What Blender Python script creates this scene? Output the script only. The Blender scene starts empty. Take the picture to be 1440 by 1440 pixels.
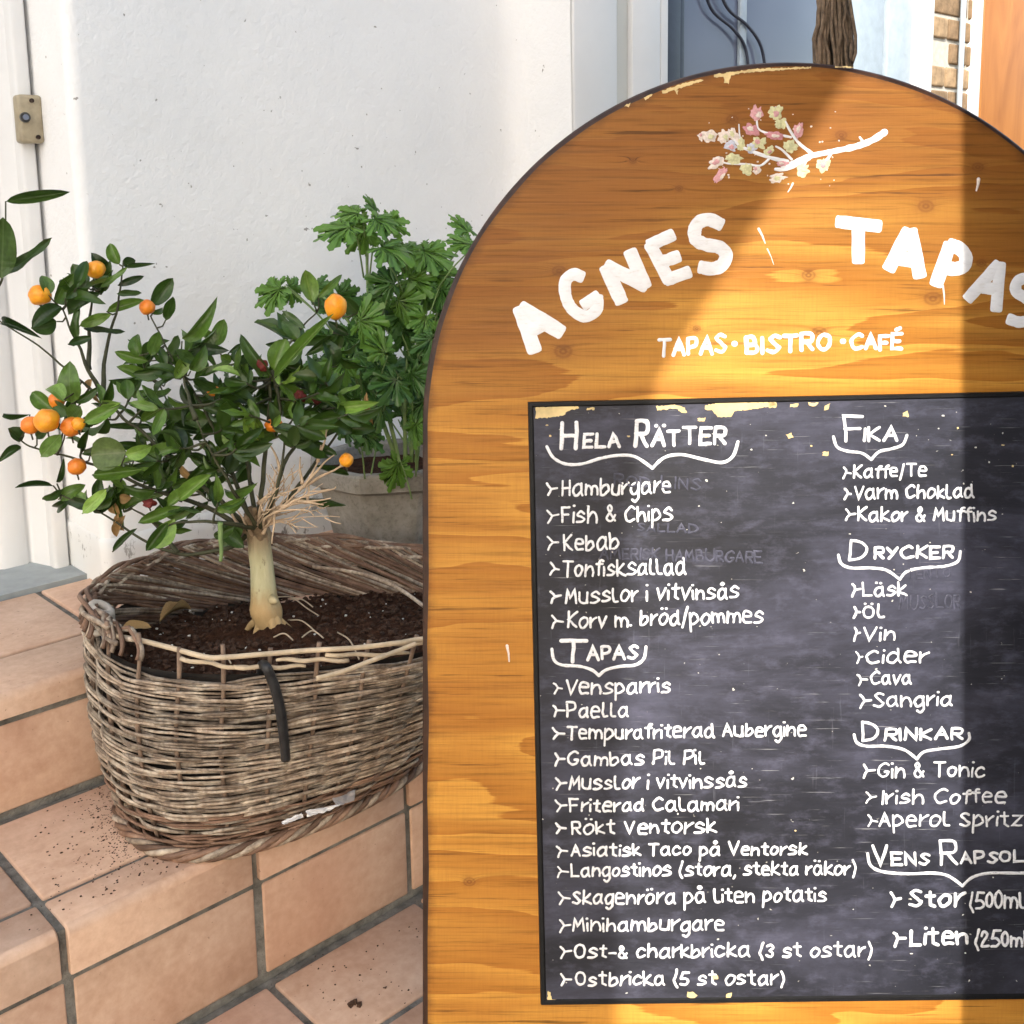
import bpy, bmesh, math, random
from mathutils import Vector, Matrix, noise as mnoise
R = math.radians
rnd = random.Random(7)
scene = bpy.context.scene
col = scene.collection

# ------------------------------------------------------------ camera
FPX, CX, CY = 1556.0, 729.0, 506.0          # focal length and principal point of the 1440 px photo
YAW, PIT, ROL = R(43.78), R(8.872), R(-0.927)
CAM = Vector((0, 0, .85))
W = Vector((math.sin(YAW)*math.cos(PIT), math.cos(YAW)*math.cos(PIT), -math.sin(PIT)))
_r = Vector((math.cos(YAW), -math.sin(YAW), 0)); _u = _r.cross(W)
RT = math.cos(ROL)*_r + math.sin(ROL)*_u
UP = -math.sin(ROL)*_r + math.cos(ROL)*_u
cam = bpy.data.cameras.new('camera'); camo = bpy.data.objects.new('camera', cam); col.objects.link(camo)
camo.matrix_world = Matrix(((RT.x, UP.x, -W.x, CAM.x), (RT.y, UP.y, -W.y, CAM.y), (RT.z, UP.z, -W.z, CAM.z), (0, 0, 0, 1)))
cam.sensor_width = 36; cam.lens = 36*FPX/1440
cam.shift_x = (720-CX)/1440; cam.shift_y = -(720-CY)/1440
cam.clip_start = .05; cam.clip_end = 500
scene.camera = camo

# ------------------------------------------------------------ light
SUN = Vector((-.62, -.52, .55)).normalized()
world = bpy.data.worlds.new('World'); scene.world = world; world.use_nodes = True
wn = world.node_tree; bg = wn.nodes['Background']
sky = wn.nodes.new('ShaderNodeTexSky'); sky.sky_type = 'NISHITA'; sky.sun_disc = False
sky.sun_elevation = math.asin(SUN.z); sky.sun_rotation = math.atan2(SUN.x, SUN.y)
sky.air_density = 1.0; sky.dust_density = 2.5; sky.ozone_density = 1.0
wb = wn.nodes.new('ShaderNodeMix'); wb.data_type = 'RGBA'; wb.blend_type = 'MULTIPLY'; wb.inputs[0].default_value = 1
wb.inputs[7].default_value = (1.06, 1.0, .885, 1); wn.links.new(sky.outputs[0], wb.inputs[6])      # white balance of the photo
wn.links.new(wb.outputs[2], bg.inputs[0]); bg.inputs[1].default_value = .15
sl = bpy.data.lights.new('sun', 'SUN'); sl.energy = 2.0; sl.angle = R(.42); sl.color = (1, .95, .86)
so = bpy.data.objects.new('sun', sl); col.objects.link(so)
so.rotation_euler = SUN.to_track_quat('Z', 'Y').to_euler()
scene.view_settings.view_transform = 'Standard'; scene.view_settings.look = 'None'
scene.view_settings.gamma = 1; scene.view_settings.use_curve_mapping = False
scene.view_settings.exposure = 1.56
scene.render.engine = 'CYCLES'

# ------------------------------------------------------------ projection helpers
def ray(x, y): return W + (x-CX)/FPX*RT - (y-CY)/FPX*UP
def hit_z(x, y, z): d = ray(x, y); return CAM + d*((z-CAM.z)/d.z)
def hit_y(x, y, Y): d = ray(x, y); return CAM + d*((Y-CAM.y)/d.y)
def at(x, y, depth): return CAM + ray(x, y)*depth

# ------------------------------------------------------------ object helpers
def link(name, me, mat=None, parent=None, loc=None):
    o = bpy.data.objects.new(name, me); col.objects.link(o)
    if mat is not None and me is not None and len(me.materials) == 0: me.materials.append(mat)
    if parent: o.parent = parent
    if loc is not None: o.location = loc
    return o
def tag(o, label=None, cat=None, group=None, kind=None):
    if label: o['label'] = label
    if cat: o['category'] = cat
    if group: o['group'] = group
    if kind: o['kind'] = kind
    return o
def empty(name, loc, label=None, cat=None, group=None, kind=None):
    o = bpy.data.objects.new(name, None); col.objects.link(o); o.location = loc; o.empty_display_size = .05
    return tag(o, label, cat, group, kind)
class MB:
    """collects vertices and faces for ONE mesh"""
    def __init__(s): s.v = []; s.f = []
    def add(s, vs, fs):
        n = len(s.v); s.v += [tuple(v) for v in vs]; s.f += [tuple(i+n for i in f) for f in fs]
    def box(s, x0, x1, y0, y1, z0, z1):
        s.add([(x0,y0,z0),(x1,y0,z0),(x1,y1,z0),(x0,y1,z0),(x0,y0,z1),(x1,y0,z1),(x1,y1,z1),(x0,y1,z1)],
              [(3,2,1,0),(4,5,6,7),(0,1,5,4),(1,2,6,5),(2,3,7,6),(3,0,4,7)])
    def tube(s, pts, rad, n=6, cap=True):
        pts = [Vector(p) for p in pts]; rs = rad if isinstance(rad, (list, tuple)) else [rad]*len(pts)
        vs = []; prev = None
        for i, p in enumerate(pts):
            t = (pts[min(i+1, len(pts)-1)]-pts[max(i-1, 0)])
            t = t.normalized() if t.length > 1e-9 else Vector((0, 0, 1))
            a = prev if prev is not None else (Vector((0, 0, 1)) if abs(t.z) < .9 else Vector((1, 0, 0)))
            a = (a - t*a.dot(t)); a = a.normalized() if a.length > 1e-6 else t.orthogonal().normalized()
            prev = a; b = t.cross(a)
            for k in range(n):
                an = 2*math.pi*k/n; vs.append(p + (a*math.cos(an)+b*math.sin(an))*rs[i])
        fs = []
        for i in range(len(pts)-1):
            for k in range(n):
                k2 = (k+1) % n; fs.append((i*n+k, i*n+k2, (i+1)*n+k2, (i+1)*n+k))
        if cap:
            fs.append(tuple(range(n-1, -1, -1))); fs.append(tuple((len(pts)-1)*n+k for k in range(n)))
        s.add(vs, fs)
    def blob(s, c, r, seed=0, rough=.25, sub=1, sc=(1, 1, 1)):
        bm = bmesh.new(); bmesh.ops.create_icosphere(bm, subdivisions=sub, radius=1)
        vs = []
        for v in bm.verts:
            k = 1 + rough*mnoise.noise(v.co*1.7+Vector((seed*3.1, seed*1.7, 0)))*1.6
            vs.append((c[0]+v.co.x*r*k*sc[0], c[1]+v.co.y*r*k*sc[1], c[2]+v.co.z*r*k*sc[2]))
        fs = [tuple(v.index for v in f.verts) for f in bm.faces]; bm.free(); s.add(vs, fs)
    def mesh(s, name, smooth=False):
        me = bpy.data.meshes.new(name); me.from_pydata(s.v, [], s.f); me.update()
        if smooth: me.polygons.foreach_set('use_smooth', [True]*len(me.polygons))
        return me
    def build(s, name, mat, parent=None, smooth=False, loc=None):
        return link(name, s.mesh(name, smooth), mat, parent, loc)
def bevelled_box(name, x0, x1, y0, y1, z0, z1, b, seg=2):
    bm = bmesh.new(); m = MB(); m.box(x0, x1, y0, y1, z0, z1)
    vs = [bm.verts.new(v) for v in m.v]
    for f in m.f: bm.faces.new([vs[i] for i in f])
    bmesh.ops.bevel(bm, geom=bm.edges[:], offset=b, segments=seg, profile=.5, affect='EDGES')
    me = bpy.data.meshes.new(name); bm.to_mesh(me); bm.free(); me.update()
    me.polygons.foreach_set('use_smooth', [True]*len(me.polygons)); return me
def catmull(p, k=8, closed=False):
    p = [Vector(q) for q in p]; n = len(p); out = []
    if n < 3 and not closed: return p
    for i in range(n if closed else n-1):
        if closed: a, b, c, d = p[(i-1) % n], p[i], p[(i+1) % n], p[(i+2) % n]
        else: a, b, c, d = p[max(i-1, 0)], p[i], p[i+1], p[min(i+2, n-1)]
        for j in range(k):
            t = j/k
            out.append(.5*((2*b)+(c-a)*t+(2*a-5*b+4*c-d)*t*t+(3*b-a-3*c+d)*t**3))
    if not closed: out.append(p[-1])
    return out

# ------------------------------------------------------------ materials
class NT:
    def __init__(s, name, rough=.6, spec=.4):
        s.m = bpy.data.materials.new(name); s.m.use_nodes = True; s.t = s.m.node_tree
        s.b = s.t.nodes['Principled BSDF']; s.b.inputs['Roughness'].default_value = rough
        s.b.inputs['Specular IOR Level'].default_value = spec; s._tc = None
    def n(s, typ, **kw):
        x = s.t.nodes.new(typ)
        for k, v in kw.items(): setattr(x, k, v)
        return x
    def l(s, a, b): s.t.links.new(a, b); return b
    def coord(s, which='Object', scale=(1, 1, 1), loc=(0, 0, 0), rot=(0, 0, 0)):
        if s._tc is None: s._tc = s.n('ShaderNodeTexCoord')
        mp = s.n('ShaderNodeMapping'); mp.inputs['Scale'].default_value = scale
        mp.inputs['Location'].default_value = loc; mp.inputs['Rotation'].default_value = rot
        s.l(s._tc.outputs[which], mp.inputs[0]); return mp.outputs[0]
    def noise(s, vec, scale=5, detail=4, rough=.5, dist=0):
        x = s.n('ShaderNodeTexNoise'); x.inputs['Scale'].default_value = scale; x.inputs['Detail'].default_value = detail
        x.inputs['Roughness'].default_value = rough; x.inputs['Distortion'].default_value = dist
        if vec is not None: s.l(vec, x.inputs['Vector'])
        return x.outputs['Fac']
    def ramp(s, fac, stops, interp='LINEAR'):
        x = s.n('ShaderNodeValToRGB'); cr = x.color_ramp; cr.interpolation = interp
        while len(cr.elements) < len(stops): cr.elements.new(.5)
        for e, (p, c) in zip(cr.elements, stops):
            e.position = p; e.color = (c, c, c, 1) if isinstance(c, (int, float)) else (*c, 1)
        s.l(fac, x.inputs[0]); return x.outputs[0]
    def math(s, op, a, b=None, clamp=False):
        x = s.n('ShaderNodeMath', operation=op, use_clamp=clamp)
        for i, q in enumerate((a, b)):
            if q is None: continue
            if isinstance(q, (int, float)): x.inputs[i].default_value = q
            else: s.l(q, x.inputs[i])
        return x.outputs[0]
    def mix(s, fac, a, b, mode='MIX'):
        x = s.n('ShaderNodeMix', data_type='RGBA', blend_type=mode)
        for i, q in ((0, fac), (6, a), (7, b)):
            if isinstance(q, (int, float)): x.inputs[i].default_value = q if i == 0 else (q, q, q, 1)
            elif isinstance(q, tuple): x.inputs[i].default_value = (*q, 1)
            else: s.l(q, x.inputs[i])
        return x.outputs[2]
    def rand(s): return s.n('ShaderNodeObjectInfo').outputs['Random']
    def bump(s, h, strength=.3, dist=.002, prev=None):
        x = s.n('ShaderNodeBump'); x.inputs['Strength'].default_value = strength; x.inputs['Distance'].default_value = dist
        s.l(h, x.inputs['Height'])
        if prev is not None: s.l(prev, x.inputs['Normal'])
        s.l(x.outputs[0], s.b.inputs['Normal']); return x.outputs[0]
    def base(s, c):
        if isinstance(c, tuple): s.b.inputs['Base Color'].default_value = (*c, 1)
        else: s.l(c, s.b.inputs['Base Color'])
    def sep(s, vec):
        x = s.n('ShaderNodeSeparateXYZ'); s.l(vec, x.inputs[0]); return x.outputs
def simple(name, c, rough=.6, var=.15, scale=30, bump=.15, spec=.4, dist=.001):
    t = NT(name, rough, spec); f = t.noise(t.coord(), scale, 6, .6)
    d = tuple(x*(1-var) for x in c); l = tuple(min(1, x*(1+var)) for x in c)
    t.base(t.ramp(f, [(.3, d), (.7, l)])); t.bump(t.noise(t.coord(), scale*4, 5, .6), bump, dist); return t.m
M = {}
def mk_stucco():
    t = NT('white_stucco', .85, .2); v = t.coord()
    f = t.noise(v, 3, 4); c = t.ramp(f, [(.3, (.80, .805, .81)), (.7, (.86, .86, .86))])
    sp = t.ramp(t.noise(v, 75, 2, .5), [(.235, 0.0), (.262, 1.0)])
    sp2 = t.ramp(t.noise(t.coord(loc=(3, 5, 1)), 28, 5, .7), [(.26, .0), (.30, 1.0)])
    c = t.mix(sp, (.33, .32, .30), c); c = t.mix(t.math('ADD', t.math('MULTIPLY', sp2, .35), .65), (.62, .60, .58), c)
    t.base(c)
    a = t.noise(v, 95, 3, .55, .3); b = t.noise(v, 34, 3, .5); d = t.noise(v, 5, 3, .5)
    h = t.math('ADD', t.math('MULTIPLY', a, .75), t.math('ADD', t.math('MULTIPLY', b, .8), t.math('MULTIPLY', d, 2.2)))
    t.bump(h, .48, .0040); return t.m
M['stucco'] = mk_stucco()
def mk_paint(name, c, crack=True, rough=.6):
    t = NT(name, rough, .35); v = t.coord()
    f = t.noise(v, 6, 5, .6); cc = t.ramp(f, [(.3, tuple(x*.93 for x in c)), (.7, c)])
    if crack:
        s1 = t.ramp(t.noise(t.coord(scale=(60, 60, 7)), 1.0, 5, .65), [(.29, 1.0), (.325, 0.0)])
        z = t.sep(v)[2]
        low = t.ramp(z, [(.19, 1.0), (.32, .0)])
        fl = t.ramp(t.noise(t.coord(scale=(40, 40, 22)), 1.0, 6, .7), [(.39, 1.0), (.42, .0)])
        k = t.math('MAXIMUM', t.math('MULTIPLY', s1, .35), t.math('MULTIPLY', fl, low))
        cc = t.mix(k, cc, (.20, .19, .175))
    t.base(cc); t.bump(t.noise(v, 25, 5, .6), .25, .003); return t.m
M['smooth_paint'] = mk_paint('white_smooth_paint', (.76, .77, .765))
M['trim_paint'] = mk_paint('white_trim_paint', (.74, .745, .75), False, .4)
M['grey_paint'] = mk_paint('pale_grey_paint', (.60, .605, .57), False, .7)
M['sill_grey'] = simple('grey_floor_paint', (.30, .33, .34), .6, .15, 25, .2)
def mk_tile():
    t = NT('terracotta_tile', .62, .35); v = t.coord('Object'); r = t.rand()
    off = t.n('ShaderNodeVectorMath', operation='ADD'); cb = t.n('ShaderNodeCombineXYZ')
    t.l(t.math('MULTIPLY', r, 37), cb.inputs[0]); t.l(t.math('MULTIPLY', r, 91), cb.inputs[2]); t.l(v, off.inputs[0]); t.l(cb.outputs[0], off.inputs[1]); p = off.outputs[0]
    f = t.noise(p, 9, 7, .62, .4); g = t.noise(p, 70, 5, .65); h = t.noise(p, 2.8, 3, .5)
    a = t.ramp(f, [(.28, (.43, .265, .18)), (.5, (.57, .38, .27)), (.72, (.68, .49, .37))])
    b = t.ramp(g, [(.36, (.42, .26, .175)), (.7, (.70, .50, .38))])
    c = t.mix(.35, a, b); c = t.mix(t.math('MULTIPLY', t.ramp(h, [(.45, .0), (.7, 1.0)]), .45), c, (.36, .165, .105))
    sp = t.ramp(t.noise(p, 150, 2, .5), [(.25, 1.0), (.29, .0)]); c = t.mix(t.math('MULTIPLY', sp, .5), c, (.16, .09, .06))
    hs = t.n('ShaderNodeHueSaturation'); t.l(c, hs.inputs['Color']); t.l(t.math('ADD', t.math('MULTIPLY', r, .30), .84), hs.inputs['Value']); t.base(hs.outputs[0])
    t.l(t.ramp(f, [(.3, .5), (.7, .75)]), t.b.inputs['Roughness'])
    t.bump(t.math('ADD', t.math('MULTIPLY', g, .35), f), .35, .0016); return t.m
M['tile'] = mk_tile()
M['grout'] = simple('grey_grout', (.165, .157, .14), .95, .45, 45, .9, .1, .004)
def mk_wood():
    t = NT('stained_plywood', .5, .16); X = t.coord()
    s = t.sep(X); x, y = s[0], s[1]
    warp = None; ring = None
    # knots in metres, sign coordinates measured from the bottom centre (filled in below)
    for (kx, ky, kr) in KNOTS:
        dx = t.math('SUBTRACT', x, kx); dy = t.math('SUBTRACT', y, ky)
        d2 = t.math('ADD', t.math('MULTIPLY', t.math('MULTIPLY', dx, dx), .45), t.math('MULTIPLY', dy, dy))
        g = t.math('DIVIDE', kr*kr, t.math('ADD', d2, kr*kr))
        wv = t.math('MULTIPLY', g, t.math('MULTIPLY', t.math('SIGN', dy), .006))
        d = t.math('SQRT', t.math('ADD', t.math('MULTIPLY', t.math('MULTIPLY', dx, dx), .55), t.math('MULTIPLY', dy, dy)))
        rr = t.ramp(t.math('DIVIDE', d, kr*2.2), [(.0, .35), (.15, 1.0), (.27, .5), (.42, .75), (.55, .22), (1.0, .0)])
        warp = wv if warp is None else t.math('ADD', warp, wv); ring = rr if ring is None else t.math('MAXIMUM', ring, rr)
    y2 = t.math('ADD', y, warp)
    cb = t.n('ShaderNodeCombineXYZ'); t.l(x, cb.inputs[0]); t.l(y2, cb.inputs[1]); P = cb.outputs[0]
    def mp(sc, loc=(0, 0, 0)):
        q = t.n('ShaderNodeMapping'); q.inputs['Scale'].default_value = sc; q.inputs['Location'].default_value = loc; t.l(P, q.inputs[0]); return q.outputs[0]
    fib = t.noise(mp((9, 330, 1), (2, 0, 0)), 1.0, 4, .65)
    big = t.noise(mp((1.25, 8.0, 1), (1.3, .7, 0)), 1.0, 4, .45, .2)
    big = t.math('ADD', big, t.math('MULTIPLY', t.math('SUBTRACT', fib, .5), .018))
    saw = t.math('FRACT', t.math('MULTIPLY', big, 11))
    band = t.ramp(saw, [(.0, 0.0), (.035, 1.0), (.18, .80), (.5, .42), (1.0, .06)])
    fine = t.noise(mp((5, 170, 1)), 1.0, 4, .6); med = t.noise(mp((3, 48, 1), (5, 0, 0)), 1.0, 4, .6)
    cross = t.noise(mp((420, 30, 1)), 1.0, 3, .6)
    stain = t.noise(mp((2.1, 2.6, 1), (4.2, 1.9, 0)), 1.0, 3, .5)
    # darker brown mixed in towards the arch edge
    hy = t.math('SUBTRACT', y, Y_ARCH); hx = t.math('ABSOLUTE', x)
    rr2 = t.math('SQRT', t.math('ADD', t.math('MULTIPLY', hx, hx), t.math('MULTIPLY', t.math('MAXIMUM', hy, 0.0), t.math('MAXIMUM', hy, 0.0))))
    edge = t.ramp(t.math('ADD', rr2, t.math('MULTIPLY', stain, .12)), [(.16, .0), (.37, 1.0)])
    up = t.ramp(hy, [(.0, .0), (.09, 1.0)]); dark = t.math('MULTIPLY', edge, up)
    c = t.mix(band, (.36, .138, .018), (.63, .315, .055))
    c = t.mix(t.math('MULTIPLY', dark, .80), c, (.16, .055, .011))
    c = t.mix(t.math('MULTIPLY', t.ramp(stain, [(.42, .0), (.68, 1.0)]), .4), c, (.33, .125, .026))
    c = t.mix(t.ramp(med, [(.35, .20), (.65, .0)]), c, (.24, .09, .02))
    c = t.mix(t.ramp(cross, [(.4, .0), (.75, .16)]), c, (.20, .07, .016))
    thin = t.ramp(fine, [(.345, 1.0), (.38, .0)]); thin = t.math('MULTIPLY', thin, t.ramp(t.noise(mp((9, 9, 1)), 1.0, 3), [(.4, .15), (.6, .85)]))
    c = t.mix(t.math('MULTIPLY', thin, .95), c, (.075, .03, .010))
    c = t.mix(1.0, c, t.ramp(fib, [(.34, .70), (.48, 1.0), (.66, 1.10)]), 'MULTIPLY')
    worn = t.math('ADD', rr2, t.math('MULTIPLY', t.math('SUBTRACT', t.noise(mp((30, 40, 1)), 1.0, 5, .7), .5), .022))
    c = t.mix(t.math('MULTIPLY', t.ramp(worn, [(.357, .0), (.369, 1.0)]), .75), c, (.055, .022, .010))
    c = t.mix(t.math('MULTIPLY', ring, .75), c, (.13, .04, .012))
    t.base(c); t.l(t.ramp(fine, [(.3, .55), (.7, .4)]), t.b.inputs['Roughness'])
    t.bump(t.math('ADD', t.math('ADD', fine, fib), t.math('MULTIPLY', cross, .2)), .5, .0007); return t.m
def mk_chalk():
    t = NT('chalkboard_paint', .55, .28); v = t.coord()
    sm = t.noise(t.coord(scale=(3.2, 9, 1)), 1.0, 7, .7, .4); s2 = t.noise(t.coord(scale=(30, 60, 1)), 1.0, 5, .7)
    c = t.ramp(sm, [(.3, (.010, .0105, .015)), (.48, (.021, .022, .032)), (.72, (.068, .069, .104))])
    c = t.mix(t.math('MULTIPLY', t.ramp(s2, [(.5, .0), (.72, 1.0)]), .42), c, (.11, .11, .165))
    zone = t.ramp(t.noise(t.coord(scale=(4, 5, 1), loc=(3, 1, 0)), 1.0, 3), [(.38, .05), (.62, 1.0)])
    scr = t.ramp(t.noise(t.coord(scale=(16, 520, 1)), 1.0, 4, .6), [(.645, .0), (.71, 1.0)])
    c = t.mix(t.math('MULTIPLY', t.math('MULTIPLY', scr, zone), .55), c, (.42, .42, .44))
    vt = t.ramp(t.noise(t.coord(scale=(260, 14, 1)), 1.0, 4, .6), [(.64, .0), (.74, 1.0)])
    c = t.mix(t.math('MULTIPLY', t.math('MULTIPLY', vt, zone), .16), c, (.30, .30, .36))
    pt = t.ramp(t.noise(t.coord(scale=(150, 190, 1)), 1.0, 2, .5), [(.735, .0), (.76, 1.0)])
    c = t.mix(t.math('MULTIPLY', pt, .9), c, (.62, .60, .55))
    t.base(c); t.l(t.ramp(sm, [(.3, .46), (.7, .62)]), t.b.inputs['Roughness'])
    t.bump(t.noise(t.coord(scale=(20, 400, 1)), 1.0, 4), .25, .0006); return t.m
def mk_white(name, sc, lo):
    t = NT(name, .65, .2); v = t.coord(scale=(sc*.6, sc*1.7, 1)); f = t.noise(v, 1.0, 5, .65); b = t.noise(t.coord(), 40, 4, .6)
    c = t.ramp(f, [(.30, lo), (.44, (.76, .76, .79)), (.7, (.82, .82, .84))]); c = t.mix(t.ramp(b, [(.35, .25), (.55, .0)]), c, (.58, .58, .62))
    t.base(c); t.bump(f, .4, .0006); return t.m
M['chalk_white'] = mk_white('white_paint_marker', 420, (.26, .26, .30))
M['title_white'] = mk_white('white_brushed_paint', 150, (.66, .64, .62))
M['ghost'] = simple('rubbed_out_writing', (.052, .053, .08), .6, .5, 180, .1)
M['cream_chip'] = simple('bare_cream_wood_chip', (.66, .50, .24), .6, .25, 60, .3)
M['rim'] = simple('dark_brown_stained_edge', (.034, .014, .007), .5, .6, 40, .4)
for k, c in dict(pink=(.62, .32, .34), pale=(.72, .62, .56), yellow=(.60, .58, .34), blueish=(.55, .56, .66), rose=(.55, .24, .27)).items():
    M['petal_'+k] = simple('blossom_paint_'+k, c, .5, .22, 420, .5, .4, .001)
def mk_leaf(name, c, back, mid):
    t = NT(name, .30, .38); v = t.coord(); r = t.rand()
    x = t.math('ABSOLUTE', t.sep(v)[0]); rib = t.ramp(x, [(.010, 1.0), (.035, .0)])
    f = t.noise(v, 5, 4, .6); cc = t.ramp(f, [(.3, tuple(q*.72 for q in c)), (.7, tuple(q*1.3 for q in c))])
    cc = t.mix(t.math('MULTIPLY', rib, .55), cc, mid)
    hs = t.n('ShaderNodeHueSaturation'); t.l(cc, hs.inputs['Color']); t.l(t.math('ADD', t.math('MULTIPLY', r, 1.0), .50), hs.inputs['Value'])
    t.l(t.math('ADD', t.math('MULTIPLY', r, -.022), .502), hs.inputs['Hue'])
    g = t.n('ShaderNodeNewGeometry'); cf = t.mix(g.outputs['Backfacing'], hs.outputs[0], back); t.base(cf)
    wv = t.n('ShaderNodeTexWave'); wv.inputs['Scale'].default_value = 3.2; wv.inputs['Distortion'].default_value = 1.5; wv.bands_direction = 'Y'; t.l(v, wv.inputs[0])
    t.bump(wv.outputs['Fac'], .05, .01)
    tr = t.n('ShaderNodeBsdfTranslucent'); t.l(cf, tr.inputs[0]); mx = t.n('ShaderNodeMixShader'); mx.inputs[0].default_value = .22
    out = t.t.nodes['Material Output']; t.l(t.b.outputs[0], mx.inputs[1]); t.l(tr.outputs[0], mx.inputs[2]); t.l(mx.outputs[0], out.inputs[0]); return t.m
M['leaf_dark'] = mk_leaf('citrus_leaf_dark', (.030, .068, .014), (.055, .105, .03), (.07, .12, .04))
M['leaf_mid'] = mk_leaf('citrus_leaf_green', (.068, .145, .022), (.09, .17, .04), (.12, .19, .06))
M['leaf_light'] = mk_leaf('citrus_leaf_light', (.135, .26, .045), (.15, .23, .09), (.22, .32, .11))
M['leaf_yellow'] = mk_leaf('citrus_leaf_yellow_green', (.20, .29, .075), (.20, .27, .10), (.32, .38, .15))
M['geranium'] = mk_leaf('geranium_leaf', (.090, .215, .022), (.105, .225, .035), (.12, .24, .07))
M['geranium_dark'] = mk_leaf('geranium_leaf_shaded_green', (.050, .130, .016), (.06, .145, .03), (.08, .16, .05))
M['dead_leaf'] = simple('dry_leaf', (.38, .24, .10), .8, .4, 60, .5)
M['twig_green'] = simple('green_brown_twig', (.050, .052, .026), .7, .45, 60, .4)
M['twig_dead'] = simple('bare_tan_twig', (.52, .385, .26), .75, .3, 60, .5)
M['stem_green'] = simple('pale_green_stem', (.16, .24, .08), .6, .25, 40, .2)
def mk_bark():
    t = NT('smooth_pale_bark', .6, .3); v = t.coord()
    f = t.noise(t.coord(scale=(30, 30, 7)), 1.0, 6, .6); c = t.ramp(f, [(.3, (.30, .27, .14)), (.5, (.46, .43, .26)), (.72, (.60, .56, .38))])
    g = t.ramp(t.noise(t.coord(scale=(110, 110, 45)), 1.0, 4, .6), [(.33, 1.0), (.39, .0)]); c = t.mix(t.math('MULTIPLY', g, .6), c, (.16, .12, .07))
    z = t.sep(v)[2]; low = t.ramp(t.math('ADD', z, t.math('MULTIPLY', f, .05)), [(.060, 1.0), (.092, .0)])
    c = t.mix(t.math('MULTIPLY', low, .8), c, (.47, .29, .12))
    hi = t.ramp(t.math('ADD', z, t.math('MULTIPLY', f, .04)), [(.118, .0), (.155, 1.0)]); c = t.mix(t.math('MULTIPLY', hi, .8), c, (.25, .165, .10))
    t.base(c); t.bump(t.math('ADD', f, t.math('MULTIPLY', t.noise(t.coord(scale=(200, 200, 40)), 1.0, 5, .7), .6)), .9, .004); return t.m
M['bark'] = mk_bark()
M['limb_bark'] = simple('brown_scaly_bark', (.22, .155, .095), .8, .45, 70, .9, .25, .003)
def mk_fruit(name, a, b):
    t = NT(name, .33, .5); v = t.coord(); f = t.noise(v, 45, 4, .6)
    t.base(t.ramp(f, [(.35, a), (.65, b)])); t.bump(t.noise(v, 420, 2), .6, .0012)
    t.b.inputs['Subsurface Weight'].default_value = .08; return t.m
M['fruit'] = mk_fruit('orange_peel', (.83, .25, .012), (.90, .40, .02))
M['fruit_deep'] = mk_fruit('deep_orange_peel', (.72, .17, .012), (.82, .26, .02))
M['fruit_dead'] = simple('shrivelled_red_fruit', (.16, .022, .018), .6, .4, 120, .8)
def mk_willow():
    t = NT('weathered_willow', .7, .3); v = t.coord(); r = t.rand()
    f = t.noise(v, 34, 4, .6); g = t.noise(v, 130, 4, .6)
    c = t.ramp(f, [(.26, (.13, .09, .062)), (.46, (.31, .24, .18)), (.70, (.52, .45, .36))])
    c = t.mix(t.ramp(g, [(.36, .55), (.56, .0)]), c, (.075, .05, .036))
    hs = t.n('ShaderNodeHueSaturation'); t.l(c, hs.inputs['Color']); t.l(t.math('ADD', t.math('MULTIPLY', r, .8), .58), hs.inputs['Value']); t.base(hs.outputs[0])
    t.bump(g, .6, .0015); return t.m
M['willow'] = mk_willow()
def mk_willow_dark():
    t = NT('dark_brown_willow', .6, .35); v = t.coord(); r = t.rand(); f = t.noise(v, 40, 5, .65)
    c = t.ramp(f, [(.3, (.085, .045, .03)), (.6, (.20, .12, .08)), (.8, (.33, .24, .17))])
    hs = t.n('ShaderNodeHueSaturation'); t.l(c, hs.inputs['Color']); t.l(t.math('ADD', t.math('MULTIPLY', r, .7), .6), hs.inputs['Value']); t.base(hs.outputs[0])
    t.bump(t.noise(v, 160, 4), .5, .0012); return t.m
M['willow_dark'] = mk_willow_dark()
M['willow_pale'] = simple('peeled_pale_willow', (.50, .40, .28), .65, .25, 50, .4)
M['stake'] = simple('brown_stake', (.20, .135, .095), .7, .4, 50, .5)
M['liner'] = simple('dark_basket_lining', (.012, .009, .007), .9, .3, 50, .4)
M['soil'] = simple('dark_potting_soil', (.058, .026, .014), .95, .55, 90, 1.0, .15, .008)
M['crumb'] = simple('soil_crumb', (.050, .025, .014), .95, .4, 200, .5)
M['perlite'] = simple('white_perlite', (.62, .60, .55), .8, .15, 200, .3)
M['cable_black'] = simple('black_rubber', (.018, .018, .019), .45, .4, 90, .4)
M['cable_blue'] = simple('blue_grey_plastic', (.16, .19, .26), .35, .2, 60, .2)
M['cloth_white'] = simple('crumpled_white_plastic', (.70, .70, .72), .4, .12, 80, .5, .5, .003)
def mk_conc():
    t = NT('weathered_concrete', .9, .2); v = t.coord(); f = t.noise(v, 14, 7, .65); g = t.noise(v, 120, 4, .7)
    c = t.ramp(f, [(.3, (.17, .155, .135)), (.55, (.30, .28, .25)), (.75, (.40, .385, .35))])
    c = t.mix(t.ramp(g, [(.3, .5), (.5, .0)]), c, (.10, .09, .075)); t.base(c); t.bump(t.math('ADD', f, t.math('MULTIPLY', g, .5)), .7, .004); return t.m
M['concrete'] = mk_conc()
M['latch'] = simple('beige_painted_metal', (.34, .29, .20), .45, .18, 60, .2)
M['dark_metal'] = simple('dark_metal', (.05, .05, .05), .4, .3, 60, .2)
M['frame_blue'] = simple('dark_blue_window_frame', (.035, .045, .075), .35, .15, 40, .1)
M['light_blue'] = simple('pale_blue_painted_metal', (.36, .43, .50), .4, .12, 30, .1)
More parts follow.
